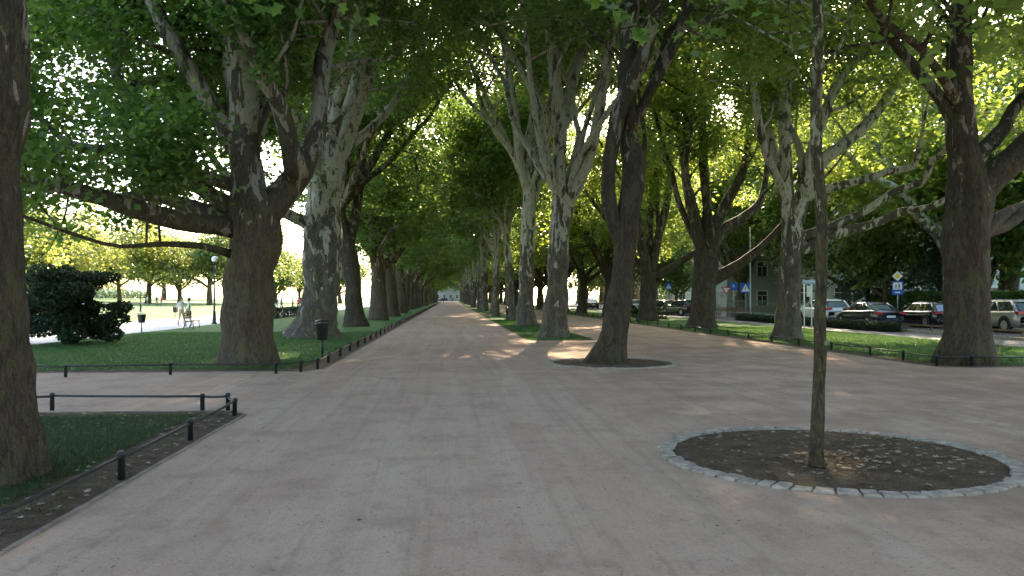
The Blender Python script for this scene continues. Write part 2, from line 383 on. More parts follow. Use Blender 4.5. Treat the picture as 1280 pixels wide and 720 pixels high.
def leaves_mesh(name, P, size, up=.5, lobed=False, r=None, flat=False, droop=.25):
    r = r or rng; n = len(P)
    T, TF = (LOBE, LOBE_F) if lobed else (KITE, KITE_F)
    N = r.normal(0, 1, (n, 3)); N /= np.linalg.norm(N, axis=1)[:, None]; N[:, 2] = np.abs(N[:, 2])+up; 
    if flat: N[:, :2] *= .35; N[:, 2] += 1.
    N /= np.linalg.norm(N, axis=1)[:, None]
    A = r.normal(0, 1, (n, 3)); A[:, 2] -= droop; A -= N*(A*N).sum(1)[:, None]; A /= np.linalg.norm(A, axis=1)[:, None]
    B = np.cross(A, N); s = size*r.uniform(.65, 1.3, n)
    V = P[:, None, :]+s[:, None, None]*(T[None, :, 0, None]*B[:, None, :]+T[None, :, 1, None]*A[:, None, :]+T[None, :, 2, None]*N[:, None, :])
    k = len(T); Fc = (TF[None]+(np.arange(n)*k)[:, None, None]).reshape(-1, 3)
    return npmesh(name, V.reshape(-1, 3), Fc, 3)

# ------------------------------------------------------------------ trees
def crom(P, step=.35):
    """resample [(x,y,z,r)] with a Catmull-Rom curve"""
    P = [np.array(p, float) for p in P]; out = []
    Q = [2*P[0]-P[1]]+P+[2*P[-1]-P[-2]]
    for i in range(1, len(Q)-2):
        L = np.linalg.norm(Q[i+1][:3]-Q[i][:3]); n = max(1, int(L/step))
        for k in range(n):
            t = k/n
            out.append(.5*((2*Q[i])+(-Q[i-1]+Q[i+1])*t+(2*Q[i-1]-5*Q[i]+4*Q[i+1]-Q[i+2])*t*t+(-Q[i-1]+3*Q[i]-3*Q[i+1]+Q[i+2])*t**3))
    out.append(P[-1]); return out
def wander(r, p, d, L, r0, r1, up=.05, jit=.16, step=.6):
    n = max(2, int(L/step)); p = np.array(p, float); d = np.array(d, float); d /= np.linalg.norm(d); out = [np.append(p, r0)]
    for i in range(n):
        d = d+r.normal(0, jit, 3); d[2] += up; d /= np.linalg.norm(d); p = p+d*(L/n)
        out.append(np.append(p, r0+(r1-r0)*(i+1)/n))
    return out
def foliate(r, limbs, dens=1., start=.3, zmin=4., L2=(2., 4.2), leaf_per=55, spread=.62, side=None, maxtw=900, twig_gap=.42, keep=None):
    """limbs: list of resampled main limbs; returns twig tubes and leaf points"""
    tw = []; tips = []
    for lb in limbs:
        acc = [0.]
        for a, b in zip(lb[:-1], lb[1:]): acc.append(acc[-1]+np.linalg.norm(b[:3]-a[:3]))
        L = acc[-1]; s = L*start
        while s < L:
            i = min(len(lb)-2, max(0, int(np.searchsorted(acc, s))-1)); p = lb[i]; ax = lb[i+1][:3]-lb[i][:3]; ax /= np.linalg.norm(ax)+1e-9
            s += .95/dens*r.uniform(.6, 1.4)
            v = r.normal(0, 1, 3); v -= ax*v.dot(ax); v /= np.linalg.norm(v)
            if side is not None: v = v+np.array(side)
            d = v*.85+ax*.45+np.array((0, 0, .15)); ll = r.uniform(*L2)*(1.15-.5*s/L)
            r0 = min(p[3]*.42, .075)+.008
            if p[2]+d[2]/np.linalg.norm(d)*ll < zmin-.2: continue
            b2 = wander(r, p[:3], d, ll, r0, .012, .03, .2, .55); tw.append((b2, 5))
            m = len(b2); k0 = 1; lens = ll/(m-1); acc2 = 0
            nt_ = max(3, int(ll/twig_gap))
            for q in range(nt_):
                u = (.22+.78*(q+r.random())/nt_)*(m-1); j = min(m-2, int(u)); pp = b2[j]+(b2[j+1]-b2[j])*(u-j)
                dd = r.normal(0, 1, 3); dd[2] = dd[2]*.6+.05; dd = dd/np.linalg.norm(dd)+(b2[j+1]-b2[j])[:3]/lens*.5
                l3 = r.uniform(.5, 1.3); b3 = wander(r, pp[:3], dd, l3, .012, .004, -.03, .2, .5)
                tw.append((b3, 3)); tips.append((b3[-1][:3], 1.)); tips.append((b3[len(b3)//2][:3], .6))
            tips.append((b2[-1][:3], 1.))
    P = []
    tips = [q for q in tips if q[0][2] > zmin-.5]
    for c, wgt in tips:
        if c[2] < zmin+r.uniform(-.5, .8): continue
        n = max(4, int(leaf_per*wgt*r.uniform(.6, 1.4)))
        sp = spread*r.choice((.5, .7, 1.1)); P.append(c+r.normal(0, 1, (n, 3))*np.array((sp, sp, sp*.6)))
    P = np.concatenate(P) if P else np.zeros((0, 3))
    if keep is not None: P = P[keep(P)]
    P = P[P[:, 2] > zmin-.6]
    return tw, P
def tree_meshes(name, trunk, limbs, bark_m, leaf_m, seed, size=.24, lobed=False, flare=.5, bump=.16, bfreq=1.5, trunk_sides=22, origin=(0, 0, 0), **kw):
    r = np.random.default_rng(seed); o = np.array(origin, float)
    tr = [np.append(p[:3]-o, p[3]) for p in crom(trunk, .22)]
    lbs = [[np.append(p[:3]-o, p[3]) for p in crom(l, .35)] for l in limbs]
    mb = MB()
    ph = r.uniform(0, 6)
    def lob(i, a):
        z = tr[i][2]; e = math.exp(-max(z, 0)/.42)
        w_ = .5*noise.noise(Vector((z*.9, ph, 0.))); rg = abs(math.sin(a*3.5+ph+w_))
        e2 = math.exp(-max(z, 0)/.85)
        return .92+flare*e*.35+flare*(e2*.42+.05)*(rg-.35)*(.6+.6*noise.noise(Vector((math.cos(a)*1.7+ph, math.sin(a)*1.7, z*.3))))+.05*math.sin(a*3+ph+z*.7)+(.035*abs(math.sin(a*9+ph*3+w_*3)) if trunk_sides > 28 else 0)
    mb.tube([p[:3] for p in tr], [float(p[3])*(.72 if i_ == len(tr)-1 else (.93 if i_ == len(tr)-2 else 1.)) for i_, p in enumerate(tr)], trunk_sides, 0, bump, bfreq, True, seed, lob)
    for lb in lbs:
        big = max(p[3] for p in lb)
        mb.tube([p[:3] for p in lb], [float(p[3]) for p in lb], 12 if big > .15 else 8, 0, bump*.7, 2.2, True, seed+3.)
    tw, P = foliate(r, lbs, **kw)
    for b, n in tw: mb.tube([p[:3] for p in b], [float(p[3]) for p in b], n, cap=False)
    return mb.mesh('trunk'), leaves_mesh('crown', P, size, lobed=lobed, r=r), bark_m, leaf_m
def place_tree(M, loc, label, group=None, rz=0, s=1., name='plane_tree', cat='tree', sz=None):
    tm, cm, bm_, lm = M
    e = empty(name, loc, rz); e.scale = (s, s, sz or s); tag(e, label, cat, group)
    for nm, me, mt in (('trunk', tm, bm_), ('crown', cm, lm)):
        if not me.materials: me.materials.append(mt)
        o = bpy.data.objects.new(nm, me); COL.objects.link(o); o.parent = e
    return e

def hero(Y, trunk, limbs, bark_m, leaf_m, seed, label, extend=6., zmin=4.5, ext_r=.05, xtra=(), fill=15, fillz=8., dz=.75, **kw):
    """trunk / limbs measured on the photograph at the tree's own distance; every limb also bends towards or away in depth.
       trunk: [(px,py,half width px)], limb: (depth offset at its end, [(px,py,half px)...])"""
    r = np.random.default_rng(seed+100)
    k = Y/F*1.0
    def conv(p, dy):
        q = at(p[0], p[1], Y+dy); return np.array((q.x, q.y, max(q.z, -.12), p[2]*k))
    b = gp(trunk[0][0], trunk[0][1]); base = at(trunk[0][0], trunk[0][1], Y); base.z = 0
    T = [conv(p, 0) for p in trunk]; T[0][2] = -.12
    Ls = []
    for dyend, pts in limbs:
        n = len(pts); L = [conv(p, dyend*(i/(n-1))**1.3) for i, p in enumerate(pts)]
        d = L[-1][:3]-L[-2][:3]; d /= np.linalg.norm(d); d = d*.8+np.array((0, 0, .35))
        r0 = L[-1][3]
        if extend > 0: L += wander(r, L[-1][:3], d, extend*r.uniform(.8, 1.25), r0*.92, ext_r*.6, .04, .14, 1.)[1:]
        Ls.append(L)
    top = T[-1]
    for az, el, LL, rr in xtra:
        d = (math.cos(R(az))*math.cos(R(el)), math.sin(R(az))*math.cos(R(el)), math.sin(R(el)))
        Ls.append(wander(r, top[:3]-np.array((0, 0, .4)), d, LL, rr, .05, .04, .12, 1.))
    for j in range(fill):
        az = r.uniform(0, 360)+j*137.5; el = (22, 48, 66, 38, 57, 75)[j % 6]
        h0 = fillz+j*dz; src = min(Ls, key=lambda L: abs(L[-1][2]-h0-3)+.001*len(L))
        i0 = min(range(len(src)), key=lambda q: abs(src[q][2]-h0)); a0 = src[i0]
        d = (math.cos(R(az))*math.cos(R(el)), math.sin(R(az))*math.cos(R(el)), math.sin(R(el)))
        Ls.append(wander(r, a0[:3], d, r.uniform(6, 8.5), min(a0[3]*.7, .15), .03, .03, .15, 1.))
    M = tree_meshes('t', T, Ls, bark_m, leaf_m, seed, origin=base, zmin=zmin, **kw)
    return place_tree(M, base, label)

def generic(kind, seed, size=.3, lp=36, dens=.9):
    r = np.random.default_rng(seed)
    if kind == 'left': r0, fk, nl, el, LL, lean, bm_, lm = .74, r.uniform(4.2, 5.6), 8, (28, 82), (10, 15), .05, BARK_OLD, LEAF
    elif kind == 'mid': r0, fk, nl, el, LL, lean, bm_, lm = .41, r.uniform(6, 8.5), 3, (75, 85), (12, 14), .05, BARK_MID, LEAF
    elif kind == 'right': r0, fk, nl, el, LL, lean, bm_, lm = .6, r.uniform(3.6, 4.6), 8, (22, 82), (9, 14), .05, BARK_DARK, LEAFR
    else: r0, fk, nl, el, LL, lean, bm_, lm = .3, r.uniform(2.2, 3), 7, (20, 85), (5, 8), .04, BARK_OLD, LEAFB
    T = wander(r, (0, 0, -.1), (r.normal(0, lean), r.normal(0, lean), 1), fk+.1, r0, r0*.72, .1, .04, .9)
    for q in T[1:]: q[3] *= r.uniform(.93, 1.08)
    L = []; tp = T[-1]; a0 = r.uniform(0, 360)
    for i in range(nl):
        az = R(a0+i*360/nl*1.62+r.uniform(-15, 15)); e = R(el[0]+(el[1]-el[0])*((i*.618+.2) % 1)); f = i*.12
        d = (math.cos(az)*math.cos(e), math.sin(az)*math.cos(e), math.sin(e))
        st = tp[:3]-np.array((0, 0, .3+f*(1.5 if kind != 'mid' else 2.5)))
        L.append(wander(r, st, d, r.uniform(*LL), r0*r.uniform(.32, .5), .05, .05, .15, 1.))
    if kind == 'mid':
        for j in range(9):
            src = L[j % 3]; i0 = min(len(src)-2, 3+j % 7+j//3); a0 = src[i0]; az = R(r.uniform(0, 360)); e = R((35, 50, 62)[j % 3])
            L.append(wander(r, a0[:3], (math.cos(az)*math.cos(e), math.sin(az)*math.cos(e), math.sin(e)), r.uniform(6, 9), min(.11, a0[3]*.7), .03, .04, .14, 1.))
    return tree_meshes('t', T, L, bm_, lm, seed, size=size, zmin={'left': 4.6, 'mid': 8.5, 'right': 6.}.get(kind, 1.8), leaf_per=lp, dens=dens,
                       trunk_sides=14, L2=(2., 4.4) if kind != 'park' else (1.3, 2.8), start=.22, spread=.85)

DK = dict(size=.17, leaf_per=50, dens=1.2)
# left row -----------------------------------------------------------
hero(7.8, [(-52, 600, 88), (-48, 520, 78), (-48, 430, 72), (-54, 330, 68), (-56, 220, 66), (-50, 110, 68), (-50, 10, 70), (-60, -80, 66)],
     [(4, [(-40, 60, 40), (20, -110, 34), (130, -250, 26), (260, -330, 20)]), (7, [(-60, -20, 44), (-40, -200, 36), (40, -380, 28)]),
      (1, [(-70, -40, 44), (-190, -220, 34), (-300, -420, 26)])],
     BARK_NEAR, LEAF, 11, 'massive dark plane tree trunk cut by the left edge, rising from the near bed', extend=6, zmin=6.2,
     xtra=((60, 60, 10, .3), (200, 55, 9, .3)), lobed=True, size=.2, leaf_per=30, trunk_sides=72, bump=.22, fill=4, fillz=5)
hero(20.8, [(308, 460, 34), (308, 432, 30.5), (308, 400, 30), (310, 360, 31), (315, 325, 32), (318, 298, 34), (316, 270, 31), (311, 235, 22), (307, 190, 20)],
     [(-1, [(308, 232, 19), (306, 160, 18.5), (303, 100, 18), (301, 50, 17), (288, 10, 12), (270, -50, 10)]),
      (1, [(303, 70, 14), (318, 20, 12), (330, -50, 10)]),
      (1.5, [(324, 285, 21), (348, 248, 17), (374, 218, 16), (392, 185, 13), (400, 130, 11), (405, 70, 11), (425, 0, 9)]),
      (-1.5, [(372, 222, 14), (362, 180, 12), (350, 135, 10), (330, 100, 8)]),
      (-2, [(306, 288, 13), (270, 281, 11.5), (222, 276, 12), (172, 262, 11), (110, 242, 9), (35, 224, 6)]),
      (2, [(300, 262, 11), (258, 240, 10), (215, 190, 11), (183, 155, 10), (150, 108, 8)]),
      (3, [(298, 280, 11), (240, 258, 9), (180, 245, 7), (120, 250, 5)]),
      (0, [(300, 235, 9), (240, 215, 7), (170, 190, 6), (90, 180, 4)]),
      (-3, [(296, 320, 6), (255, 308, 4), (200, 305, 3), (150, 308, 2.2)])],
     BARK_OLD, LEAF, 12, 'thick gnarled plane tree with long low boughs at the corner of the left lawn', extend=3.5, zmin=3.6,
     xtra=((200, 60, 11, .25), (20, 65, 11, .18), (120, 70, 12, .25)), trunk_sides=72, bump=.24, keep=lambda P: (P[:, 0] < 1.2) | (P[:, 2] > 10.), **dict(DK, leaf_per=105))
hero(34.5, [(393, 426, 32), (396, 405, 25), (402, 370, 22.5), (404, 330, 23), (403, 290, 24), (402, 255, 22), (406, 220, 24)],
     [(-1, [(410, 235, 18), (424, 185, 15), (445, 125, 13.5), (462, 70, 13), (474, 30, 12), (492, -30, 11)]),
      (1, [(402, 240, 14), (388, 200, 12), (374, 160, 11), (364, 120, 9), (352, 60, 8)]),
      (2, [(408, 215, 10), (417, 160, 9), (419, 100, 8), (420, 30, 8), (424, -40, 7)]),
      (3, [(420, 190, 8), (440, 150, 7), (443, 90, 7), (438, 20, 6)]),
      (-2, [(395, 285, 9), (360, 268, 7), (320, 255, 6)])],
     BARK_MID, LEAF, 13, 'second tree of the left row, pale bark on its right leaning limb, wide flared foot', extend=7, zmin=5.5,
     xtra=((200, 60, 12, .3), (-10, 62, 17, .25), (30, 55, 16, .22), (-40, 58, 15, .2)), trunk_sides=60, bump=.22, fillz=9, **DK)
hero(47.5, [(444, 412, 15), (443, 390, 12), (441, 350, 11), (436, 320, 12), (428, 290, 11), (420, 262, 10)],
     [(0, [(428, 285, 9), (415, 250, 8), (405, 215, 7), (402, 160, 6)]), (2, [(434, 310, 8), (446, 260, 6), (452, 200, 6), (455, 120, 5)]),
      (-2, [(424, 275, 7), (430, 220, 6), (440, 160, 5)])],
     BARK_DARK, LEAF, 14, 'third tree of the left row, slimmer trunk leaning back to the left', extend=8, zmin=6,
     xtra=((90, 60, 12, .3), (230, 50, 10, .2), (10, 50, 16, .2), (0, 60, 17, .28), (-45, 52, 15, .22), (40, 55, 15, .2)), **DK)
# middle row ---------------------------------------------------------
hero(7.6, [(1020, 594, 10.5), (1021, 560, 9.2), (1024, 480, 8.6), (1025, 400, 8), (1027, 320, 8), (1026, 250, 8), (1021, 190, 8), (1020, 130, 8), (1023, 60, 7), (1022, -10, 7), (1018, -100, 6.5)],
     [(.3, [(1023, 90, 2.4), (1048, 62, 1.6), (1062, 30, 1.2), (1068, -20, .8)]), (-.2, [(1021, 130, 2.2), (1000, 96, 1.4), (990, 60, 1.), (985, 10, .7)]), (-.4, [(1020, -60, 5), (1000, -150, 4), (960, -230, 3.5)]), (.6, [(1020, -90, 5), (1060, -190, 4), (1100, -280, 3.5)]), (.2, [(1018, -100, 6), (1015, -250, 5), (1010, -420, 3)]),
      (.9, [(1022, -20, 3), (960, -60, 2.6), (900, -70, 2.2), (850, -30, 1.5)]), (.6, [(1018, -110, 4), (920, -200, 3.4), (760, -190, 2.8), (630, -110, 2), (545, -50, 1.2)])],
     BARK_YOUNG, LEAF, 21, 'slender young plane tree with greenish bark in the near stone ring', extend=1.2, zmin=4.55, ext_r=.02,
     lobed=True, size=.13, leaf_per=14, L2=(.8, 1.7), spread=.24, flare=.3, bump=.22, bfreq=5., twig_gap=.3, start=.35, fill=0)
hero(20.3, [(757, 458, 25), (762, 440, 21), (768, 415, 17.5), (774, 380, 16), (778, 340, 15), (782, 300, 14.5), (786, 260, 15), (792, 225, 16), (793, 205, 17), (787, 180, 13), (785, 150, 12)],
     [(0, [(786, 165, 12), (784, 110, 11.5), (785, 60, 11), (790, 10, 10), (796, -60, 9)]),
      (-1.2, [(779, 310, 8), (766, 275, 9.5), (760, 235, 9.5), (764, 190, 9), (772, 145, 10), (786, 108, 10), (800, 80, 9), (812, 45, 8), (822, 5, 7.5), (830, -60, 6)]),
      (1, [(796, 205, 9), (803, 190, 5), (806, 178, 3)])],
     BARK_DARK, LEAF, 22, 'dark leaning plane tree with forked stem standing in the farther stone ring', extend=7, zmin=9.6, fillz=9.5,
     xtra=((90, 55, 12, .14), (-20, 65, 12, .14), (20, 55, 12, .12)), flare=.35, trunk_sides=48, bump=.2, **DK)
hero(33.8, [(692, 426, 19), (693, 405, 16), (696, 370, 14.5), (698, 330, 14), (701, 290, 13.5), (703, 262, 14), (702, 240, 12)],
     [(0, [(702, 250, 11), (699, 205, 9), (700, 160, 9), (695, 110, 8), (691, 60, 8), (684, 10, 7), (676, -60, 6)]),
      (2, [(700, 170, 8), (710, 130, 7.5), (720, 85, 7), (738, 45, 6.5), (758, 10, 6), (775, -40, 5)]),
      (-2, [(705, 255, 10), (722, 232, 8), (738, 190, 7), (748, 145, 6.5), (756, 95, 6), (765, 45, 5.5), (774, -10, 5)])],
     BARK_MID, LEAF, 23, 'pale mottled plane tree forking in three at the near end of the grass strip', extend=7, zmin=12.5, fillz=12, flare=.5,
     xtra=((90, 60, 12, .2), (180, 62, 14, .2), (215, 56, 13, .16), (-20, 60, 13, .16), (20, 58, 14, .16), (-50, 55, 12, .14), (130, 60, 14, .16)), trunk_sides=48, bump=.2, **DK)
hero(47, [(658, 410, 13), (657, 385, 11), (658, 340, 10), (660, 290, 10), (662, 250, 9), (661, 225, 9)],
     [(0, [(661, 235, 8), (659, 195, 7), (667, 145, 6), (669, 90, 5.5), (666, 20, 5)]), (-2, [(660, 240, 6), (650, 200, 6), (645, 150, 5), (636, 95, 4.5), (630, 40, 4)]),
      (3, [(664, 260, 6), (676, 215, 5), (684, 170, 4), (690, 110, 4)])],
     BARK_MID, LEAF, 24, 'second tree on the grass strip, straight dark trunk just left of the pale forked one', extend=9, zmin=14, fillz=13, xtra=((60, 60, 12, .2), (170, 55, 15, .2), (180, 62, 14, .2), (-10, 62, 14, .2), (10, 52, 14, .16), (-40, 56, 13, .16), (230, 58, 13, .16)), **DK)
# right row ----------------------------------------------------------
hero(19.6, [(1203, 460, 34), (1204, 440, 30), (1206, 400, 28), (1207, 350, 28), (1209, 300, 29), (1212, 260, 29), (1212, 235, 27), (1206, 200, 22), (1201, 150, 18)],
     [(0, [(1204, 185, 20), (1200, 130, 17), (1199, 80, 15.5), (1201, 30, 14), (1205, -40, 12)]),
      (-1, [(1214, 250, 22), (1240, 222, 19), (1268, 198, 17), (1300, 165, 15), (1345, 125, 12), (1400, 60, 9)]),
      (1, [(1212, 200, 12), (1240, 178, 10), (1256, 158, 9), (1268, 135, 8), (1292, 108, 8), (1330, 70, 6)]),
      (3, [(1220, 300, 12), (1245, 275, 9), (1268, 262, 8), (1300, 252, 7), (1350, 240, 5)]),
      (2, [(1216, 290, 11), (1250, 285, 8), (1290, 262, 7), (1340, 255, 5)]),
      (-2, [(1201, 140, 8), (1180, 100, 6), (1150, 60, 5), (1110, 30, 4)])],
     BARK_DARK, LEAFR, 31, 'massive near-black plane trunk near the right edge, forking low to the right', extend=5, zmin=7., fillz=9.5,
     xtra=((60, 65, 10, .2), (200, 60, 8, .18)), trunk_sides=64, bump=.2, **DK)
hero(31, [(985, 428, 21), (986, 410, 16), (987, 370, 14.5), (988, 330, 14), (990, 300, 14.5), (990, 275, 13)],
     [(0, [(988, 285, 10), (984, 240, 8.5), (982, 190, 8), (981, 130, 8), (988, 60, 7.5), (996, 0, 7), (1000, -70, 6)]),
      (1, [(992, 285, 11), (1004, 245, 10), (1024, 205, 9), (1058, 178, 8), (1092, 145, 7), (1125, 95, 6), (1150, 45, 5), (1175, 0, 4)]),
      (-1.5, [(1004, 245, 8), (1010, 205, 7), (1026, 155, 6.5), (1042, 115, 6), (1066, 78, 5.5), (1110, 40, 5), (1160, 5, 4)]),
      (.8, [(1034, 125, 4), (1058, 90, 3), (1064, 50, 3), (1066, 0, 2.5)]),
      (-1, [(984, 250, 6), (970, 220, 5.5), (955, 185, 5), (947, 140, 5), (942, 100, 4)]),
      (-2.5, [(990, 318, 9), (1020, 304, 7.5), (1050, 291, 6.5), (1092, 280, 5.5), (1128, 264, 5), (1150, 262, 4.5), (1178, 252, 3.5)]),
      (-3.5, [(990, 300, 7), (1020, 290, 6), (1055, 276, 5), (1085, 262, 4.8), (1118, 240, 4.3), (1155, 226, 3.8), (1163, 203, 4), (1180, 190, 3)]),
      (-2.5, [(1000, 250, 7), (1035, 236, 5.5), (1075, 226, 5), (1112, 214, 4.5), (1142, 208, 4), (1148, 184, 3), (1152, 170, 2)])],
     BARK_LIMB, LEAFR, 32, 'many-limbed plane tree of the right row with long pale boughs reaching right', extend=3, zmin=9.2, fillz=11,
     xtra=((80, 65, 12, .25), (0, 70, 11, .2)), trunk_sides=48, bump=.2, **DK)
hero(43.5, [(877, 414, 19), (878, 395, 16.5), (879, 360, 16), (881, 335, 17), (882, 312, 15)],
     [(0, [(880, 322, 9), (871, 285, 6.5), (861, 245, 5.5), (856, 205, 5), (858, 140, 4.5), (860, 70, 4)]),
      (2, [(886, 320, 10), (898, 292, 8), (925, 275, 7), (948, 256, 5.5), (956, 232, 4), (960, 200, 3)]),
      (-2, [(884, 310, 8), (900, 268, 7), (916, 240, 6), (929, 213, 5), (935, 175, 4)]),
      (-1, [(884, 352, 9), (905, 342, 8), (928, 328, 6.5), (948, 312, 5), (962, 298, 3.5)]),
      (1, [(882, 310, 8), (884, 262, 6), (880, 215, 6), (878, 150, 5), (880, 80, 5)])],
     BARK_DARK, LEAFR, 33, 'stout plane tree of the right row spreading candelabra limbs above a bulging trunk', extend=6, zmin=9, fillz=10, xtra=((100, 60, 12, .25), (180, 62, 14, .2), (205, 55, 12, .16)), **DK)
hero(57, [(809, 403, 14), (810, 385, 11.5), (811, 360, 11), (812, 340, 12)],
     [(0, [(810, 345, 8), (803, 310, 6), (796, 270, 5.5), (794, 220, 5), (800, 150, 4)]), (-1, [(816, 348, 6), (835, 338, 5.5), (855, 324, 4.5), (872, 314, 3)]),
      (2, [(813, 342, 7), (822, 300, 5), (834, 250, 5), (838, 190, 4)]), (3, [(812, 340, 6), (812, 290, 5), (815, 230, 4)])],
     BARK_DARK, LEAFR, 34, 'fourth tree of the right row, seen between the forked tree and the parked cars', extend=7, zmin=8.5, fillz=10, xtra=((60, 60, 12, .25), (180, 60, 14, .2), (150, 50, 13, .18), (215, 56, 13, .16)), **DK)

# rest of the avenue: generic specimens, each tree an object
GEN = {k: [generic(k, 50+i*7+{'left': 0, 'mid': 100, 'right': 200}[k], lp=38 if k == 'right' else 25, dens=1.2) for i in range(3)] for k in ('left', 'mid', 'right')}
ORD = {3: 'third', 4: 'fourth', 5: 'fifth', 6: 'sixth', 7: 'seventh', 8: 'eighth', 9: 'ninth', 10: 'tenth'}
ROWS = {'left': (-5.5, 60.5, 'left row, beside the lawn fence'), 'mid': (4.35, 60, 'middle row, on the strip between the walks'), 'right': (13.7, 70, 'right row, along the second walk')}
rr = random.Random(5)
for k, (x, y0, nm) in ROWS.items():
    i = 0; y = y0; q = {'left': 4, 'mid': 4, 'right': 5}[k]
    if k == 'mid': q = 3
    while y < 338:
        lab = f'{ORD[q]} plane tree from the crossing in the {nm}' if q <= 8 else f'tall plane tree far down the avenue in the {nm.split(",")[0]}'
        grp = None if q <= 8 else f'far plane trees of the {nm.split(",")[0]}'
        s = rr.uniform(.9, 1.08)
        place_tree(GEN[k][i % 3], (x+rr.uniform(-.35, .35), y+rr.uniform(-.8, .8), 0), lab, grp, rr.uniform(0, 6.28), s)
        i += 1; q += 1; y += 13.1
for i, (x, y, k) in enumerate([(-5.6, -5.4, 'left'), (4.4, -6., 'mid'), (13.6, 6.2, 'right'), (13.4, -6.5, 'right'), (-5.4, -18.5, 'left'), (4.3, -19, 'mid')]):  # unseen trees added beside and behind the camera to shade the foreground
    place_tree(GEN[k][(i+1) % 3], (x, y, 0), 'unseen plane tree added behind or beside the camera to shade the foreground', 'unseen plane trees added for foreground shade', i*1.9, 1.)
for x, y, s in ((-5.5, 358, .9), (5.5, 361, .95)): place_tree(GEN['left'][0], (x, y, 0), 'broad tree added at the far end of the avenue to shade the building', 'trees added to dim the far building', x, s, 'street_tree')  # trees added in front of the far building to dim it by shade
# park trees beyond the lawn and garden trees beyond the street
PARK = [generic('park', 400+i*5, size=.34, lp=22, dens=1.) for i in range(3)]
PARK_LIT = [(p[0].copy(), p[1].copy(), BARK_OLD, LEAF_LIT) for p in PARK[:2]]
for p in PARK_LIT:
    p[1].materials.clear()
i = 0
def lawnpt(px, d):
    p = dl(px, d); p.z = lawn_z(p.x); return p
for px, d, s, lit, lab in [
    (25, 92, 1.0, 1, 'broad sunlit tree over the lawn behind the dark shrub'), (-70, 80, 1.1, 0, None), (75, 112, 1.0, 1, 'yellow-green sunlit tree left of the bright sky gap'),
    (110, 125, 1.15, 1, None), (150, 140, 1.0, 0, 'small rounded tree at the far edge of the lawn above the litter bin'), (185, 120, 1.05, 1, 'yellow glowing tree at the far lawn edge under the low boughs'),
    (225, 135, 1.0, 0, 'green tree at the far lawn edge above the bench'), (262, 118, 1.05, 0, 'green tree at the far lawn edge behind the globe lamp'), (300, 140, 1.2, 0, None), (345, 150, .8, 0, 'small far tree in the gap between the two thick left trunks'),
    (375, 170, .9, 1, None), (425, 180, 1.1, 0, None), (50, 150, 1.2, 0, None), (0, 130, 1.2, 0, None), (205, 175, 1.3, 0, None), (290, 185, 1.3, 0, None)]:
    d = d*1.3; p = lawnpt(px, d); M = PARK_LIT[i % 2] if lit else PARK[i % 3]
    place_tree(M, p, lab or 'park tree in the far tree line beyond the sunny lawn', 'park trees beyond the sunny lawn', i*1.3, s*1.8, 'park_tree'); i += 1
for px, d, s, sz, lab in [
    (1060, 66, 1.0, 1.3, 'garden tree behind the white parked car'), (1105, 60, .9, 1.35, 'garden tree just left of the priority sign'), 
    (1235, 58, 1.1, 1.5, 'garden tree behind the silver parked car'), (1300, 60, 1.2, 1.4, 'garden tree at the right edge beyond the road'), (1015, 85, 1.1, 1.5, 'garden tree behind the white bus stop board'),
    (955, 95, .9, 1.3, 'street tree in front of the grey-green villa'), (900, 110, 1., 1.4, None), (846, 125, 1., 1.2, 'street tree beside the bright white house wall'), (795, 150, 1.1, 1.4, None), (770, 130, 1., 1.4, None), (735, 170, 1.1, 1.3, None), (1400, 52, 1.2, 1.5, None),
      (1270, 92, 1.3, 1.7, None),  (970, 140, 1.3, 1.7, None), (1340, 80, 1.3, 1.8, None)]:
    p = dl(px, d); place_tree(PARK[i % 3], p, lab or 'tall garden tree behind the houses across the road', 'garden trees across the road', i*1.7, s, 'garden_tree', sz=sz*s); i += 1

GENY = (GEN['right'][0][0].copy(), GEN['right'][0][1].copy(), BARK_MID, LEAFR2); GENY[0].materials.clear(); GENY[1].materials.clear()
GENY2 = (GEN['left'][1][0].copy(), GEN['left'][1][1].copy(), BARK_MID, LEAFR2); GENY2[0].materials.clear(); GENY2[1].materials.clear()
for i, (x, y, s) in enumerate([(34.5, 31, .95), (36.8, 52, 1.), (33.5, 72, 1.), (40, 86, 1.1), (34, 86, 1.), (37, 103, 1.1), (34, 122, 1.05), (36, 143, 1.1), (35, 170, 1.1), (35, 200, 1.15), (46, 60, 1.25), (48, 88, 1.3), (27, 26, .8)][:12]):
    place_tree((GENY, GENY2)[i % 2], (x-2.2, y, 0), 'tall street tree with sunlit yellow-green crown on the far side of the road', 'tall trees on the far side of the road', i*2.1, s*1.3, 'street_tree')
def wood(x0, x1, y0, y1, h, n, label, mat, seed, z0=0):
    r = np.random.default_rng(seed); P = np.stack([r.uniform(x0, x1, n), r.uniform(y0, y1, n), np.zeros(n)], 1)
    top = np.array([h*(.75+.5*noise.noise(Vector((a*.09, b*.09, seed)))) for a, b, _ in P]); P[:, 2] = z0+top*r.uniform(0, 1, n)**.8
    o = link('distant_wood', leaves_mesh('distant_wood', P, .9, r=r), mat); tag(o, label, 'wood', kind='stuff')
wood(-150, -128, -20, 330, 11, 42000, 'far wooded edge beyond the sunny lawn', LEAFB, 5, 1.3)
wood(-116, -108, 20, 300, 3.6, 16000, 'low grey-green shrubbery along the far edge of the sunny lawn', SHRUBB, 8, 1.3)
wood(60, 72, 110, 330, 13, 26000, 'far mass of garden greenery behind the houses on the right', LEAFB, 6)
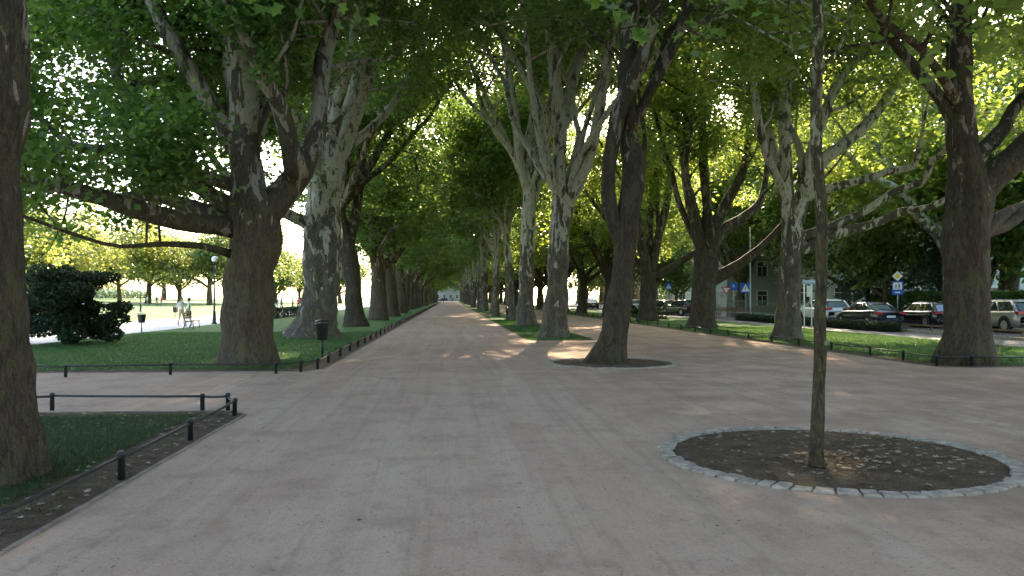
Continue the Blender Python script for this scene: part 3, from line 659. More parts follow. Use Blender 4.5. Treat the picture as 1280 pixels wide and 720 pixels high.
# blue-green spruce in the garden, dark shrub, hedges
def blob_leaves(name, centers, n, size, r):
    P = []
    for c, rad in centers:
        v = r.normal(0, 1, (n, 3)); v /= np.linalg.norm(v, axis=1)[:, None]; v *= (r.uniform(.55, 1.05, n)**.5)[:, None]
        P.append(np.array(c)+v*np.array(rad))
    P = np.concatenate(P); P = P[P[:, 2] > .03]
    return leaves_mesh(name, P, size, r=r)
for px, d, lab in [(1175, 57, 'blue-green spruce behind the hedge beside the big right trunk'), (1085, 63, 'blue-green spruce between the white car and the priority sign')]:
    p = dl(px, d); e = tag(empty('spruce_tree', p), lab, 'tree', 'spruces in the garden'); mb = MB(); mb.tube([(0, 0, 0), (0, 0, 10)], [.2, .04], 8); mb.build('trunk', BARK_DARK, e)
    r = np.random.default_rng(int(px)); P = []
    for z in np.arange(1.6, 10.5, .45):
        rad = (11-z)*.3
        for k in range(9):
            a = r.uniform(0, 6.28); t_ = np.linspace(.15, 1, 60)+r.normal(0, .03, 60)
            P.append(np.stack([np.cos(a)*t_*rad+r.normal(0, .1, 60), np.sin(a)*t_*rad+r.normal(0, .1, 60), z-t_*.5+r.normal(0, .09, 60)], 1))
    link('crown', leaves_mesh('crown', np.concatenate(P), .2, r=r, droop=1.), CONIF, e)
r = np.random.default_rng(77)
c0 = dl(82, 29.5); e = tag(empty('shrub', c0), 'large dark evergreen shrub on the lawn behind the left trunk', 'shrub')
cs = []
for k in range(46):
    a = r.uniform(0, 6.28); q = r.uniform(0, 1)**.5; z = r.uniform(.2, 2.6); rad = 1.75*math.sqrt(max(.08, 1-(z/3.05)**2))
    cs.append(((math.cos(a)*q*rad, math.sin(a)*q*rad, z), (r.uniform(.35, .75), r.uniform(.35, .75), r.uniform(.2, .38))))
cs.append(((1.75, 0, .9), (.55, .4, .25))); cs.append(((1.9, .1, 1.35), (.45, .4, .2))); cs.append(((1.3, 0, 2.45), (.7, .5, .22))); cs.append(((1.6, 0, .35), (.45, .4, .25)))
link('foliage', blob_leaves('foliage', cs, 620, .11, r), YEW, e)
mb = MB()
for k in range(7):
    a = k*.9; mb.tube([(0, 0, 0), (math.cos(a)*.5, math.sin(a)*.5, .9), (math.cos(a)*1.1, math.sin(a)*1.1, 1.9)], [.06, .045, .02], 6)
mb.build('stem', BARK_DARK, e)
def hedge(x0, x1, y0, y1, h, n, mat, label, size=.1, z0=0.):
    c = ((x0+x1)/2, (y0+y1)/2, z0); e = tag(empty('hedge', c), label, 'hedge'); r = np.random.default_rng(int(y0*10)+n)
    hx, hy = (x1-x0)/2, (y1-y0)/2
    P = np.stack([r.uniform(-hx, hx, n), r.uniform(-hy, hy, n), r.uniform(.0, h, n)], 1); m = r.integers(0, 4, n); m[(m == 2) & (r.random(n) > .12)] = 1
    P[m == 0, 0] = -hx+r.normal(0, .04, (m == 0).sum()); P[m == 1, 2] = h+r.normal(0, .05, (m == 1).sum()); P[m == 2, 1] = -hy+r.normal(0, .04, (m == 2).sum())
    P[:, 2] = np.maximum(P[:, 2], .03)
    link('foliage', leaves_mesh('foliage', P, size, r=r), mat, e)
    mb = MB(); 
    for k in range(max(2, int(hy*2/1.6))): y = -hy+.6+k*1.6; mb = MB(); mb.tube([(0, y, 0), (.03, y+.02, h*.6), (0, y, h*.85)], [.03, .02, .01], 5); mb.build('stem', BARK_DARK, e)
hedge(32.7, 34.3, 30, 60, 1.95, 60000, HEDGE, 'long clipped green hedge behind the parked cars', .16)
hedge(21.2, 21.95, 37.5, 58, .38, 30000, YEW, 'low dark box hedge in front of the white parked car', .1)
hedge(-14.6, -13.7, 58, 84, .75, 12000, YEW, 'low dark hedge at the lawn edge between the two thick left trunks', .12)
hedge(16.2, 17.2, 62, 75, .55, 9000, YEW, 'low dark hedge beside the benches across the right lawn', .1)

# ------------------------------------------------------------------ stone rings round the trees
def ring(c, rad, wd, n, mat, label, seed, lift, gap=.012, pit='soil'):
    r = random.Random(seed); e = tag(empty('stone_ring', (c[0], c[1], 0)), label, 'tree ring', 'stone rings round the trees')
    a = 0; aa = []
    while a < 2*math.pi-.04: w_ = 2*math.pi/n*r.uniform(.75, 1.25); aa.append((a, min(a+w_, 2*math.pi))); a += w_
    for a0, a1 in aa:
        g = gap/rad; r0 = rad-wd/2+r.uniform(-.022, .02); r1 = rad+wd/2+r.uniform(-.022, .022); z = lift+r.uniform(-.007, .008)
        m = (a0+a1)/2; mb = MB(); pts = []
        tl = [r.uniform(-.004, .004) for _ in range(6)]
        outl = [(r0, a0+g), (r0, m), (r0, a1-g), (r1, a1-g), (r1, m), (r1, a0+g)]
        for ins, zz in ((0, -.03), (0, z-.012), (.011, z)):
            cx, cy = 0, 0
            ps = []
            for q, (rr_, an) in enumerate(outl):
                ri = rr_+(ins if q < 3 else -ins); ai = an+(ins/rad)*(1 if q in (0, 5) else (-1 if q in (2, 3) else 0))
                ps.append((ri*math.cos(ai), ri*math.sin(ai), zz+(tl[q] if zz > 0 else 0)))
            pts.append(ps)
        V = sum(pts, []); Fs = [[6+i for i in range(0)]]; Fs = []
        for L_ in (0, 1):
            for i in range(6): Fs.append((L_*6+i, L_*6+(i+1) % 6, (L_+1)*6+(i+1) % 6, (L_+1)*6+i))
        Fs.append([12+i for i in range(6)]); mb.add(V, Fs); mb.build('kerb_stone', mat, e)
    # the pit of soil inside, gently mounded
    mb = MB(); N = 48; rings_ = [0, .25, .5, .7, .85, 1.]
    for q in rings_:
        for k in range(N):
            a = 2*math.pi*k/N; R_ = max(.001, q)*(rad-wd/2+.03); x, y = R_*math.cos(a), R_*math.sin(a)
            mb.v.append((x, y, .012+.05*(1-q*q)+.02*noise.noise(Vector((x*2, y*2, seed))) if q < 1 else .004))
    for i in range(len(rings_)-1):
        for k in range(N): mb.f.append([i*N+k, i*N+(k+1) % N, (i+1)*N+(k+1) % N, (i+1)*N+k]); mb.m.append(0); mb.sm.append(True)
    mb.build('soil_bed', SOIL, e)
    return e
C1 = gp(1043, 574); C1 = Vector((3.93, 7.95, 0)); C2 = Vector((4.2, 20.5, 0))
# centre of the near ring from its near / far rims
a_ = gp(1050, 621); b_ = gp(1030, 536); C1 = (a_+b_)/2
ring(C1, 1.735, .17, 66, STONE, 'grey stone sett ring round the slender young tree in the foreground', 1, .024, .009)
ring(C2, 1.62, .15, 60, STONE2, 'sunken stone ring round the leaning dark tree', 2, .028, .005)
# fallen leaves and twigs
def leaf_litter(P, size, label):
    me = leaves_mesh('fallen_leaves', P, size, lobed=True, flat=True); o = link('fallen_leaves', me, DRY); return tag(o, label, 'leaves', kind='stuff')
n = 330; a = rng.uniform(0, 6.28, n); q = np.sqrt(rng.uniform(0, 1, n))*1.6
P = np.stack([C1.x+q*np.cos(a), C1.y+q*np.sin(a), .035+.05*(1-(q/1.7)**2)], 1)
a = rng.uniform(3.6, 6.6, 260); q = rng.uniform(.2, 1.3, 260); P = np.concatenate([P, np.stack([C1.x+q*np.cos(a), C1.y+q*np.sin(a), .045+.05*(1-(q/1.7)**2)], 1)])
leaf_litter(P, .055, 'dry brown leaves strewn over the soil of the near stone ring')
leaf_litter(np.concatenate([scatter(420, -7.5, -3.05, 5, 12.2, .03, .05, 1.2), scatter(220, -3.7, -3.05, 4, 12., .025), scatter(200, -6., -3.2, 10.6, 12.2, .025)]), .055, 'dry leaves lying along the low fence of the near left bed')
leaf_litter(scatter(110, -3., 12, 4.5, 18, .012), .04, 'few small dry leaves and twigs scattered over the open gravel')
mb = MB()
for k in range(45):
    x, y = random.uniform(-2.8, 8), random.uniform(4., 16); a = random.uniform(0, 3.14); l = random.uniform(.015, .05)
    mb.tube([(x, y, .006), (x+math.cos(a)*l, y+math.sin(a)*l, .008)], .0025, 4)
tag(mb.build('twigs', BARK_DARK), 'tiny dark twigs dropped on the gravel walk', 'twigs', kind='stuff')
mb = MB()
for k in range(7000):
    y = 4+random.random()**1.6*14; x = random.uniform(-2.9, 10); s = random.uniform(.003, .011)
    p = [(x+s*math.cos(j*2.1+k), y+s*math.sin(j*2.1+k), .001) for j in range(3)]+[(x, y, s*.8)]
    mb.add(p, [(0, 1, 3), (1, 2, 3), (2, 0, 3)])
tag(mb.build('pebbles', plain('pebble_grey', (.3, .26, .23), .9, .2, var=.5, scale=2)), 'small loose pebbles on the gravel walk', 'pebbles', kind='stuff')

# ------------------------------------------------------------------ low post-and-rail fences
def fence(path, hs, label, pr=.032, rr_=.017, railz=.8, loc=None, sag=.015):
    """path: list of (x,y) post positions"""
    b = Vector((*path[0], 0)); e = tag(empty('low_fence', b), label, 'fence', 'low iron fences')
    post = None
    for i, (x, y) in enumerate(path[:98]):
        if post is None:
            mb = MB(); h = hs; mb.tube([(0, 0, -.05), (0, 0, h-.05), (0, 0, h-.045), (0, 0, h-.02), (0, 0, h)], [pr, pr, pr*1.18, pr*1.18, pr*.7], 12); post = mb.build('post', IRON, e)
            o = post
        else:
            o = post.copy(); COL.objects.link(o); o.parent = e
        o.location = (x-b.x, y-b.y, random.uniform(-.012, .008)); o.rotation_euler = (random.uniform(-.03, .03), random.uniform(-.03, .03), 0)
    for i in range(min(97, len(path)-1)):
        a = Vector((*path[i], hs*railz))-b; c = Vector((*path[i+1], hs*railz))-b; a.z = hs*railz+random.uniform(-.01, .01); c.z = hs*railz+random.uniform(-.01, .01)
        m = (a+c)/2; m.z -= sag*random.uniform(.2, 1.6)
        mb = MB(); mb.tube([a, (a+m)/2-Vector((0, 0, .003)), m, (m+c)/2-Vector((0, 0, .003)), c], rr_, 8); mb.build('rail', RAILM, e)
    return e
fl = [gp(p[0], p[1]) for p in [(152, 600), (238, 551), (293, 520), (285, 513.5), (253, 513), (65, 513)]]
fence([(-3.12, 1.2), (-3.13, 3.4), (-3.12, 5.35), (fl[0].x, fl[0].y), (fl[1].x, fl[1].y), (fl[2].x, fl[2].y), (fl[3].x, fl[3].y), (fl[4].x, fl[4].y), (fl[5].x, fl[5].y), (fl[5].x-2.35, fl[5].y+.05), (fl[5].x-4.7, fl[5].y+.1)],
      .27, 'near left low black fence turning a corner round the bed')
pts = [(-20.2, 19.4), (-17.9, 19.4), (-15.6, 19.4), (-13.3, 19.35), (-11.1, 19.3)]+[(gp(*q).x, gp(*q).y) for q in [(82, 471.5), (213, 468.5), (345, 467), (376, 465), (397, 462)]]
y = pts[-1][1]+1.9
while len(pts) < 98: pts.append((-3.14, y)); y += 2.25
fence(pts, .28, 'left low black fence along the lawn and down the whole avenue', .035, .018)
pts = []; y = 58.
pts = [(12.3, 205-2.4*k) for k in range(77)]
pts = [(x, y_) for x, y_ in pts if y_ > 22]+[(12.25, 20.8), (12.05, 19.0), (12.9, 18.9), (15.1, 18.85), (17.4, 18.85), (19.8, 18.8)]
fence(pts, .29, 'right low black fence along the second walk, curving off at the crossing', .035, .018)

# thin galvanised guard rail before the cars
e = tag(empty('guard_rail', (22.6, 24, 0)), 'low brown rail between the cobbles and the parked cars', 'rail')
for k in range(8):
    mb = MB(); mb.box((0, k*2, .2), (.06, .06, .4)); mb.build('post', WOODB, e)
mb = MB(); mb.box((0, 7, .37), (.05, 15, .07)); mb.build('rail', WOODB, e)

# ------------------------------------------------------------------ street furniture
def litter_bin(loc, label, h=1.1, rz=0, drum=.19):
    e = tag(empty('litter_bin', loc, rz), label, 'litter bin', 'litter bins'); mb = MB(); mb.tube([(0, .0, 0), (0, 0, h*.55)], .028, 8); mb.build('post', IRON, e)
    mb = MB(); mb.lathe([(h*.50, drum*.72), (h*.52, drum*.8), (h*.92, drum), (h*.95, drum*1.08), (h*.97, drum*1.08), (h*.975, drum*.9), (h*.80, drum*.85)], 14); mb.build('bucket', IRON, e)
    mb = MB(); mb.lathe([(h*1.02, drum*1.12), (h*1.04, drum*1.05), (h*1.08, drum*.35)], 14); mb.tube([(drum*.9, 0, h*.95), (drum*.9, 0, h*1.03)], .01, 4); mb.tube([(-drum*.9, 0, h*.95), (-drum*.9, 0, h*1.03)], .01, 4); mb.build('lid', IRON, e)
    return e
litter_bin(gp(403, 447), 'black litter bin on a post by the fence in front of the second left tree', 1.0)
litter_bin(gp(177, 415), 'dark litter bin on a post beside the sunny path', .9, drum=.2)
litter_bin(dl(219, 66), 'small dark litter bin on the sunny lawn behind the bench', .95)
litter_bin(dl(634, 57), 'thin dark litter bin on the edge of the grass strip', .95, drum=.11)
def bench(loc, rz, label):
    e = tag(empty('park_bench', loc, rz), label, 'bench', 'park benches')
    for nm, zs, ys in (('seat', (.44,), (-.18, -.06, .06, .18)), ('backrest', (.60, .72, .84), (.27,))):
        mb = MB()
        for z in zs:
            for y_ in ys: mb.box((0, y_+(z-.6)*.25 if nm == 'backrest' else y_, z), (1.8, .1 if nm == 'seat' else .03, .03 if nm == 'seat' else .09))
        mb.build(nm, WOODB, e)
    for sx in (-.72, .72):
        mb = MB(); mb.tube([(sx, -.2, 0), (sx, -.17, .42), (sx, .2, .41), (sx, .36, .9)], .022, 6); mb.tube([(sx, .32, 0), (sx, .2, .41)], .022, 6); mb.tube([(sx, -.2, .42), (sx, -.22, .62), (sx, .26, .64)], .016, 6); mb.build('leg', IRON, e)
    return e
bench(dl(241, 43.6), R(95), 'wooden park bench on the sunny path left of the lamp')
bench(dl(905, 66), R(0), 'dark park bench beyond the right lawn under the blue signs')
bench(dl(929, 64), R(0), 'second dark park bench beside the sign poles')
def lamp(loc, h, label):
    e = tag(empty('street_lamp', loc), label, 'lamp', 'globe lamps'); mb = MB()
    mb.lathe([(0, .17), (.08, .17), (.12, .12), (.5, .11), (.75, .085), (.8, .1), (.85, .06), (h*.5, .05), (h*.52, .06), (h*.54, .045), (h-.45, .038)], 14); mb.build('post', IRON, e)
    mb = MB(); mb.lathe([(h-.46, .05), (h-.42, .11), (h-.36, .12), (h-.34, .08)], 14); mb.build('collar', IRON, e)
    mb = MB(); mb.lathe([(h-.35+.19*(1-math.cos(t_))-.01, max(.005, .19*math.sin(t_))) for t_ in [math.pi*i/12 for i in range(1, 13)]], 18); mb.build('globe', GLOBE, e)
lamp(dl(268, 51.5), 4.35, 'tall black lamp with white globe beside the sunny path')
p = lawnpt(176, 92); lamp(p, 3.6, 'small distant globe lamp beyond the sunny lawn')
def pole(e, h, r_=.03, mat=GALV): mb = MB(); mb.tube([(0, 0, 0), (0, 0, h)], r_, 10); mb.build('pole', mat, e)
def plate(e, name, poly, z, mat, y0=-.055, th=.02, parent=None):
    mb = MB(); mb.prism([(p[0], p[1]+z) for p in poly], y0, y0+th, 'y'); return mb.build(name, mat, parent or e)
def sq(a, b=None): b = b or a; return [(-a, -b), (a, -b), (a, b), (-a, b)]
def circ(r_, n=24): return [(r_*math.cos(2*math.pi*i/n), r_*math.sin(2*math.pi*i/n)) for i in range(n)]
def ped(e, parent, z, s, mat, y0):   # small walking figure pictogram
    mb = MB()
    mb.prism([(p[0]*.09*s, p[1]*.09*s+z+.36*s) for p in circ(1, 12)], y0, y0+.004, 'y')
    for q in ([(-.07, .26), (.07, .26), (.06, 0), (-.06, 0)], [(-.06, 0), (.0, 0), (-.12, -.38), (-.19, -.36)], [(0, 0), (.06, 0), (.19, -.36), (.12, -.38)], [(.06, .25), (.2, .05), (.15, .02), (.03, .14)], [(-.06, .25), (-.2, .05), (-.15, .02), (-.03, .14)]):
        mb.prism([(a*s, b*s+z) for a, b in q], y0, y0+.004, 'y')
    return mb.build('pictogram', mat, parent)
face = lambda p: math.atan2(-p.x, p.y)+0.0
# priority sign
p = dl(1122, 50); e = tag(empty('road_sign', p, face(p)), 'yellow diamond priority sign above a blue and white square sign', 'road sign'); pole(e, 3.3)
s1 = plate(e, 'diamond_sign', [(0, -.31), (.31, 0), (0, .31), (-.31, 0)], 3.05, SIGNW); plate(e, 'yellow_panel', [(0, -.17), (.17, 0), (0, .17), (-.17, 0)], 3.05, SIGNY, -.059, .003, s1)
s2 = plate(e, 'square_sign', sq(.32, .42), 2.3, SIGNB); plate(e, 'white_panel', sq(.25, .22), 2.42, SIGNW, -.059, .003, s2)
for dx, sc_ in ((-.09, .32), (.09, .4)):
    g = ped(e, s2, 0, sc_, SIGNK, -.064); g.location = (dx, 0, 2.38)
mb = MB(); mb.box((0, -.060, 2.02), (.3, .004, .07)); mb.build('white_stripe', SIGNW, s2)
def xing(px, d, h, label, s=.3, polem=GALV):
    p = dl(px, d); e = tag(empty('crossing_sign', p, face(p)), label, 'road sign', 'blue crossing signs'); pole(e, h, .03, polem)
    s_ = plate(e, 'sign_plate', sq(s), h-.3, SIGNB); plate(e, 'white_triangle', [(-s*.8, -s*.7), (s*.8, -s*.7), (0, s*.75)], h-.3, SIGNW, -.059, .003, s_); g = ped(e, s_, 0, s*.9, SIGNK, -.064); g.location = (0, 0, h-.35)
xing(932, 62, 2.75, 'blue square crossing sign on a thin pole before the villa', .38)
xing(836, 78, 3.1, 'dark blue crossing sign on a reddish pole among the far cars', .3, plain('rusty_pole', (.22, .08, .06), .6))
p = dl(917, 66); e = tag(empty('cycle_sign', p, face(p)), 'round blue mandatory sign left of the square crossing sign', 'road sign'); pole(e, 2.95); s_ = plate(e, 'sign_plate', circ(.34), 2.65, SIGNB); g = ped(e, s_, 0, .42, SIGNW, -.062); g.location = (0, 0, 2.63)
p = dl(908, 68); e = tag(empty('yield_sign', p, face(p)), 'red bordered downward triangle sign left of the round blue sign', 'road sign'); pole(e, 2.5); s_ = plate(e, 'sign_plate', [(-.42, .25), (.42, .25), (0, -.45)], 2.35, SIGNR); plate(e, 'white_panel', [(-.27, .16), (.27, .16), (0, -.28)], 2.35, SIGNW, -.059, .003, s_)
p = dl(938, 60); e = tag(empty('lamp_pole', p), 'tall thin pale pole right of the blue crossing sign', 'pole'); mb = MB(); mb.tube([(0, 0, 0), (0, 0, 1), (0, 0, 7)], [.07, .055, .035], 10); mb.build('mast', GALV, e); mb = MB(); mb.tube([(0, 0, 0), (0, 0, .3)], .1, 10); mb.build('base_collar', GALV, e)
p = dl(1012, 44); e = tag(empty('bus_stop_board', p, face(p)), 'white and pale blue bus stop board on two posts', 'bus stop sign')
for sx in (-.28, .1): mb = MB(); mb.tube([(sx, 0, 0), (sx, 0, 2.7)], .035, 8); mb.build('post', SIGNW, e)
pb = plate(e, 'board', sq(.36, .11), 2.55, plain('pale_blue_board', (.35, .5, .65), .5)); plate(e, 'timetable', sq(.15, .3), 2.05, SIGNW)
mb = MB(); mb.box((0, -.058, 2.6), (.6, .004, .035)); mb.build('header_stripe', SIGNW, pb)

# ------------------------------------------------------------------ cars
def sup(hx, hy, n, e_=3.2):
    o = []
    for i in range(n):
        a = 2*math.pi*(i+.5)/n; c, s = math.cos(a), math.sin(a)
        o.append((math.copysign(abs(c)**(2/e_), c)*hx, math.copysign(abs(s)**(2/e_), s)*hy))
    return o
def car(paint, L=4.4, W=1.8, H=1.47, kind='hatch'):
    e = empty('parked_car'); hw = W/2
    belt = .93 if kind != 'suv' else 1.02
    zb = .2 if kind != 'suv' else .26
    y0 = -L/2; y1 = L/2
    def top(t):   # t 0 rear .. 1 front
        if kind == 'sedan': K = [(0, .82), (.03, .95), (.16, 1.0), (.3, belt+.03), (.7, belt), (.74, belt-.0), (.94, .74), (1, .55)]
        else: K = [(0, .78), (.015, belt-.02), (.08, belt+.04), (.3, belt+.02), (.7, belt), (.76, belt), (.94, .78 if kind != 'suv' else .9), (1, .6)]
        for (a, za), (b, zb_) in zip(K[:-1], K[1:]):
            if t <= b: return za+(zb_-za)*(t-a)/(b-a)
        return K[-1][1]
    ts = [0, .008, .03, .08, .15, .22, .3, .4, .5, .6, .7, .76, .84, .9, .95, .985, 1]
    rings = []
    for t in ts:
        y = y0+L*t; z1 = top(t); wq = hw*(1-.14*max(0, (.05-t)/.05)**2-.2*max(0, (t-.9)/.1)**2); zl = zb+(.14 if t in (0, 1) else (.06 if t < .02 or t > .97 else 0))
        pr = [(0, zl), (wq*.82, zl), (wq*.96, zl+.07), (wq, zl+.24), (wq, .62), (wq*.985, z1-.1), (wq*.95, z1-.03), (wq*.85, z1), (0, z1+.02)]
        rings.append([(x, y, z) for x, z in pr]+[(-x, y, z) for x, z in pr[1:-1][::-1]])
    mb = MB(); n = len(rings[0]); V = sum(rings, []); Fs = []
    for i in range(len(rings)-1):
        for k in range(n): Fs.append((i*n+k, i*n+(k+1) % n, (i+1)*n+(k+1) % n, (i+1)*n+k))
    Fs += [list(range(n)), [(len(rings)-1)*n+k for k in range(n)][::-1]]
    mb.add(V, Fs, 0, True); body = mb.build('body', paint, e)
    # cabin
    if kind == 'sedan': c0, c1, r0_, r1_ = .13, .74, .30, .56
    elif kind == 'suv': c0, c1, r0_, r1_ = .025, .74, .14, .58
    else: c0, c1, r0_, r1_ = .03, .75, .12, .60
    N = 40
    def sl_(z, a, b, w_, ee=6): return [(x, y+y0+L*(a+b)/2, z) for x, y in sup(w_, L*(b-a)/2, N, ee)]
    mb = MB(); A = sl_(belt-.06, c0, c1, hw*.9); B = sl_(H-.11, r0_, r1_, hw*.73)
    mb.add(A+B, [(k, (k+1) % N, N+(k+1) % N, N+k) for k in range(N)], 0, True); mb.build('window_glass', GLASS, e)
    mb = MB(); C_ = sl_(H-.12, r0_-.005, r1_+.005, hw*.745); D = sl_(H-.05, r0_+.01, r1_-.02, hw*.70); E_ = sl_(H-.005, r0_+.05, r1_-.08, hw*.5)
    mb.add(C_+D+E_, [(q*N+k, q*N+(k+1) % N, (q+1)*N+(k+1) % N, (q+1)*N+k) for q in (0, 1) for k in range(N)]+[[2*N+k for k in range(N)]], 0, True); mb.build('roof', paint, e)
    def P(z, fa, fb, sx, wz=None):   # point on the cabin side at fraction
        u = (z-(belt-.06))/((H-.11)-(belt-.06)); return Vector((sx*(hw*.9*(1-u)+hw*.73*u), y0+L*(fa*(1-u)+fb*u), z))
    for sx in (-1, 1):
        for fa, fb, wd in ((c0+.012, r0_+.006, .075), (c0+.26 if kind != 'sedan' else .30, r0_+.22 if kind != 'sedan' else .37, .04), (c1-.28, r1_-.18, .035), (c1-.012, r1_-.006, .035)):
            a = P(belt-.05, fa, fb, sx); b = P(H-.10, fa, fb, sx)
            q = Vector((sx*.012, 0, 0)); mb = MB(); mb.tube([a+q*.3, (a+b)/2+q, b+q*.3], wd, 6); mb.build('pillar', paint, e)
    # rear window and its frame, with sky reflection in its paler colour
    u0, u1 = .14, .84
    def Rr(u, sx): return (sx*(hw*.9*(1-u)+hw*.73*u)*.80, y0+L*(c0*(1-u)+r0_*u)-.012, belt-.06+u*(H-.05-belt))
    mb = MB(); mb.add([Rr(u0, -1), Rr(u0, 1), Rr(u1, 1), Rr(u1, -1)], [(0, 1, 2, 3)]); mb.build('rear_window', SKYREFG, e)
    zt = .82 if kind == 'sedan' else (.98 if kind == 'suv' else .86)
    for sx in (-1, 1):
        mb = MB(); mb.prism([(sx*hw*.97, zt-.09), (sx*hw*.98, zt+.06), (sx*hw*.58, zt+.05), (sx*hw*.55, zt-.05)], y0-.018, y0+.18, 'y'); mb.build('tail_light', REDL, e)
        mb = MB(); mb.prism([(sx*hw*.93, .62), (sx*hw*.93, .76), (sx*hw*.55, .74), (sx*hw*.55, .64)], y1-.3, y1-.05, 'y'); mb.build('headlight', WHITEL, e)
        mb = MB(); mb.box((sx*(hw+.09), y0+L*(c1-.06), belt+.06), (.18, .1, .13)); mb.build('mirror', paint, e)
        for wy in (y0+L*.19, y1-L*.19):
            rw = .33 if kind != 'suv' else .37
            mb = MB(); mb.tube([(sx*(hw-.14), wy, rw+.02), (sx*(hw+.006), wy, rw+.02)], rw+.06, 24); mb.build('wheel_arch', BLACKP, e)
            we = empty('wheel', (sx*(hw-.10), wy, rw)); we.parent = e
            mb = MB(); mb.tube([(-.1, 0, 0), (-.085, 0, 0), (.085, 0, 0), (.115, 0, 0)] if sx > 0 else [(.1, 0, 0), (.085, 0, 0), (-.085, 0, 0), (-.115, 0, 0)], [rw*.9, rw, rw, rw*.92], 24); mb.build('tyre', TYRE, we)
            mb = MB(); x0 = sx*.118
            mb.tube([(x0-sx*.01, 0, 0), (x0, 0, 0)], [rw*.62, rw*.6], 20)
            for k in range(5): a = k*2*math.pi/5; mb.box((x0+sx*.006, math.cos(a)*rw*.3, math.sin(a)*rw*.3), (.014, .05, .05))
            mb.build('rim', RIM, we)
        for fy in (.42, .62):
            mb = MB(); mb.box((sx*(hw+.004), y0+L*fy, belt-.17), (.03, .16, .03)); mb.build('door_handle', paint, e)
    mb = MB(); mb.box((0, y0-.012, .62 if kind == 'sedan' else .68), (.52, .02, .115)); mb.build('number_plate', PLATE, e)
    mb = MB(); mb.box((0, y0-.012, .36), (W*.84, .05, .13)); mb.box((0, y1-.02, .36), (W*.7, .05, .16)); mb.build('bumper', BLACKP, e)
    if kind != 'sedan':
        for sx in (-1, 1): mb = MB(); mb.tube([(sx*hw*.66, y0+L*(r0_+.05), H-.04), (sx*hw*.66, y0+L*(r0_+.25), H), (sx*hw*.66, y0+L*(r1_-.1), H-.04)], .014, 6); mb.build('roof_rail', RIM, e)
    return e
WHITEP = plain('white_paint', (.75, .75, .76), .25, .5, coat=1, var=.03); DARKP = plain('dark_blue_paint', (.025, .027, .04), .2, .5, coat=1)
BLACKC = plain('black_paint', (.012, .012, .014), .18, .5, coat=1); SILV = plain('beige_silver_paint', (.30, .28, .26), .3, .5, metal=.4, coat=.8)
def put(c, px, d, h, label, L=4.4):
    p = dl(px, d); a = R(h); c.location = (p.x-math.sin(-a)*0-math.sin(a)*L/2, p.y+math.cos(a)*L/2, .02); c.rotation_euler.z = a; tag(c, label, 'car', 'cars parked along the road'); return c
put(car(WHITEP, 4.3, 1.8, 1.58, 'suv'), 1050, 51, 3, 'white hatchback parked beyond the dark blue saloon')
put(car(DARKP, 4.5, 1.8, 1.45, 'sedan'), 1113, 44.5, 3, 'dark saloon with red tail lights and white plate parked in front of the white car')
put(car(BLACKC, 4.5, 1.8, 1.45, 'hatch'), 1187, 43.5, 2, 'black car half hidden behind the massive right trunk')
put(car(SILV, 4.7, 1.85, 1.6, 'suv'), 1292, 37.4, 1, 'beige silver estate car cut by the right edge of the view')
fc = car(BLACKC, 4.3, 1.78, 1.46, 'hatch'); fw = car(DARKP, 4.4, 1.8, 1.45, 'sedan'); fg = car(SILV, 4.4, 1.8, 1.46, 'hatch')
put(fc, 868, 74, 18, 'black car parked just left of the stout candelabra tree')
put(fw, 846, 79, 18, 'dark blue far car right of the reddish sign pole')
put(fg, 828, 86, 14, 'silver far car left of the reddish sign pole')
put(copy_tree(fc), 797, 92, 10, 'black far car seen between the leaning tree and the fourth right tree')
put(copy_tree(fg), 785, 104, 10, 'farthest silver car beside the leaning tree')
put(copy_tree(fw), 742, 118, 5, 'dark far car glimpsed between the trunks of the right row')
c = put(copy_tree(fc), 560, 352, 88, 'dark car crossing at the far end of the avenue'); c['group'] = 'cars at the far end'

# ------------------------------------------------------------------ houses
def house(loc, rz, w_, d_, h, wall, label, rows, cols, roofh=2.5, roofm=None, gable=True, win=(1., 1.5)):
    e = tag(empty('house', loc, rz), label, 'house'); mb = MB(); mb.box((0, 0, h/2), (w_, d_, h)); 
    wl = mb.build('wall', wall, e)
    mb = MB(); o_ = .4
    mb.prism([(-w_/2-o_, h), (w_/2+o_, h), (w_/2-1.5, h+roofh), (-w_/2+1.5, h+roofh)], -d_/2-o_, d_/2+o_, 'y'); mb.build('roof', roofm, e)
    mb = MB(); mb.box((0, -d_/2-.08, h-.15), (w_+.3, .16, .3)); mb.build('cornice', SIGNW, e); mb = MB(); mb.box((0, -d_/2-.05, .4), (w_+.1, .1, .8)); mb.build('plinth', STONE, e)
    for side in ('front', 'left'):
        span = w_ if side == 'front' else d_; nc = cols if side == 'front' else max(2, int(cols*d_/w_))
        for i in range(rows):
            for j in range(nc):
                u = -span/2+span*(j+.5)/nc; z = h*(i+.52)/rows
                wn = empty('window', (0, 0, 0)); wn.parent = e
                wn.location = (u, -d_/2, z) if side == 'front' else (-w_/2, -u, z); wn.rotation_euler.z = 0 if side == 'front' else -math.pi/2
                a, b = win; mb = MB(); mb.box((0, -.01, 0), (a, .04, b)); mb.build('pane', WINM, wn)
                mb = MB()
                for sx in (-1, 1): mb.box((sx*(a/2+.05), -.05, 0), (.12, .12, b+.2))
                mb.box((0, -.05, b/2+.06), (a-.02, .12, .12)); mb.box((0, -.035, b*.2), (a-.02, .05, .06)); mb.box((0, -.035, -.15*b), (.06, .05, b*.7-.07)); mb.build('frame', SIGNW, wn)
                mb = MB(); mb.box((0, -.09, -b/2-.08), (a+.4, .2, .1)); mb.build('sill', STONE, wn)
    return e
RT = plain('red_roof_tile', (.25, .09, .06), .8); GRT = plain('grey_roof', (.15, .15, .16), .8)
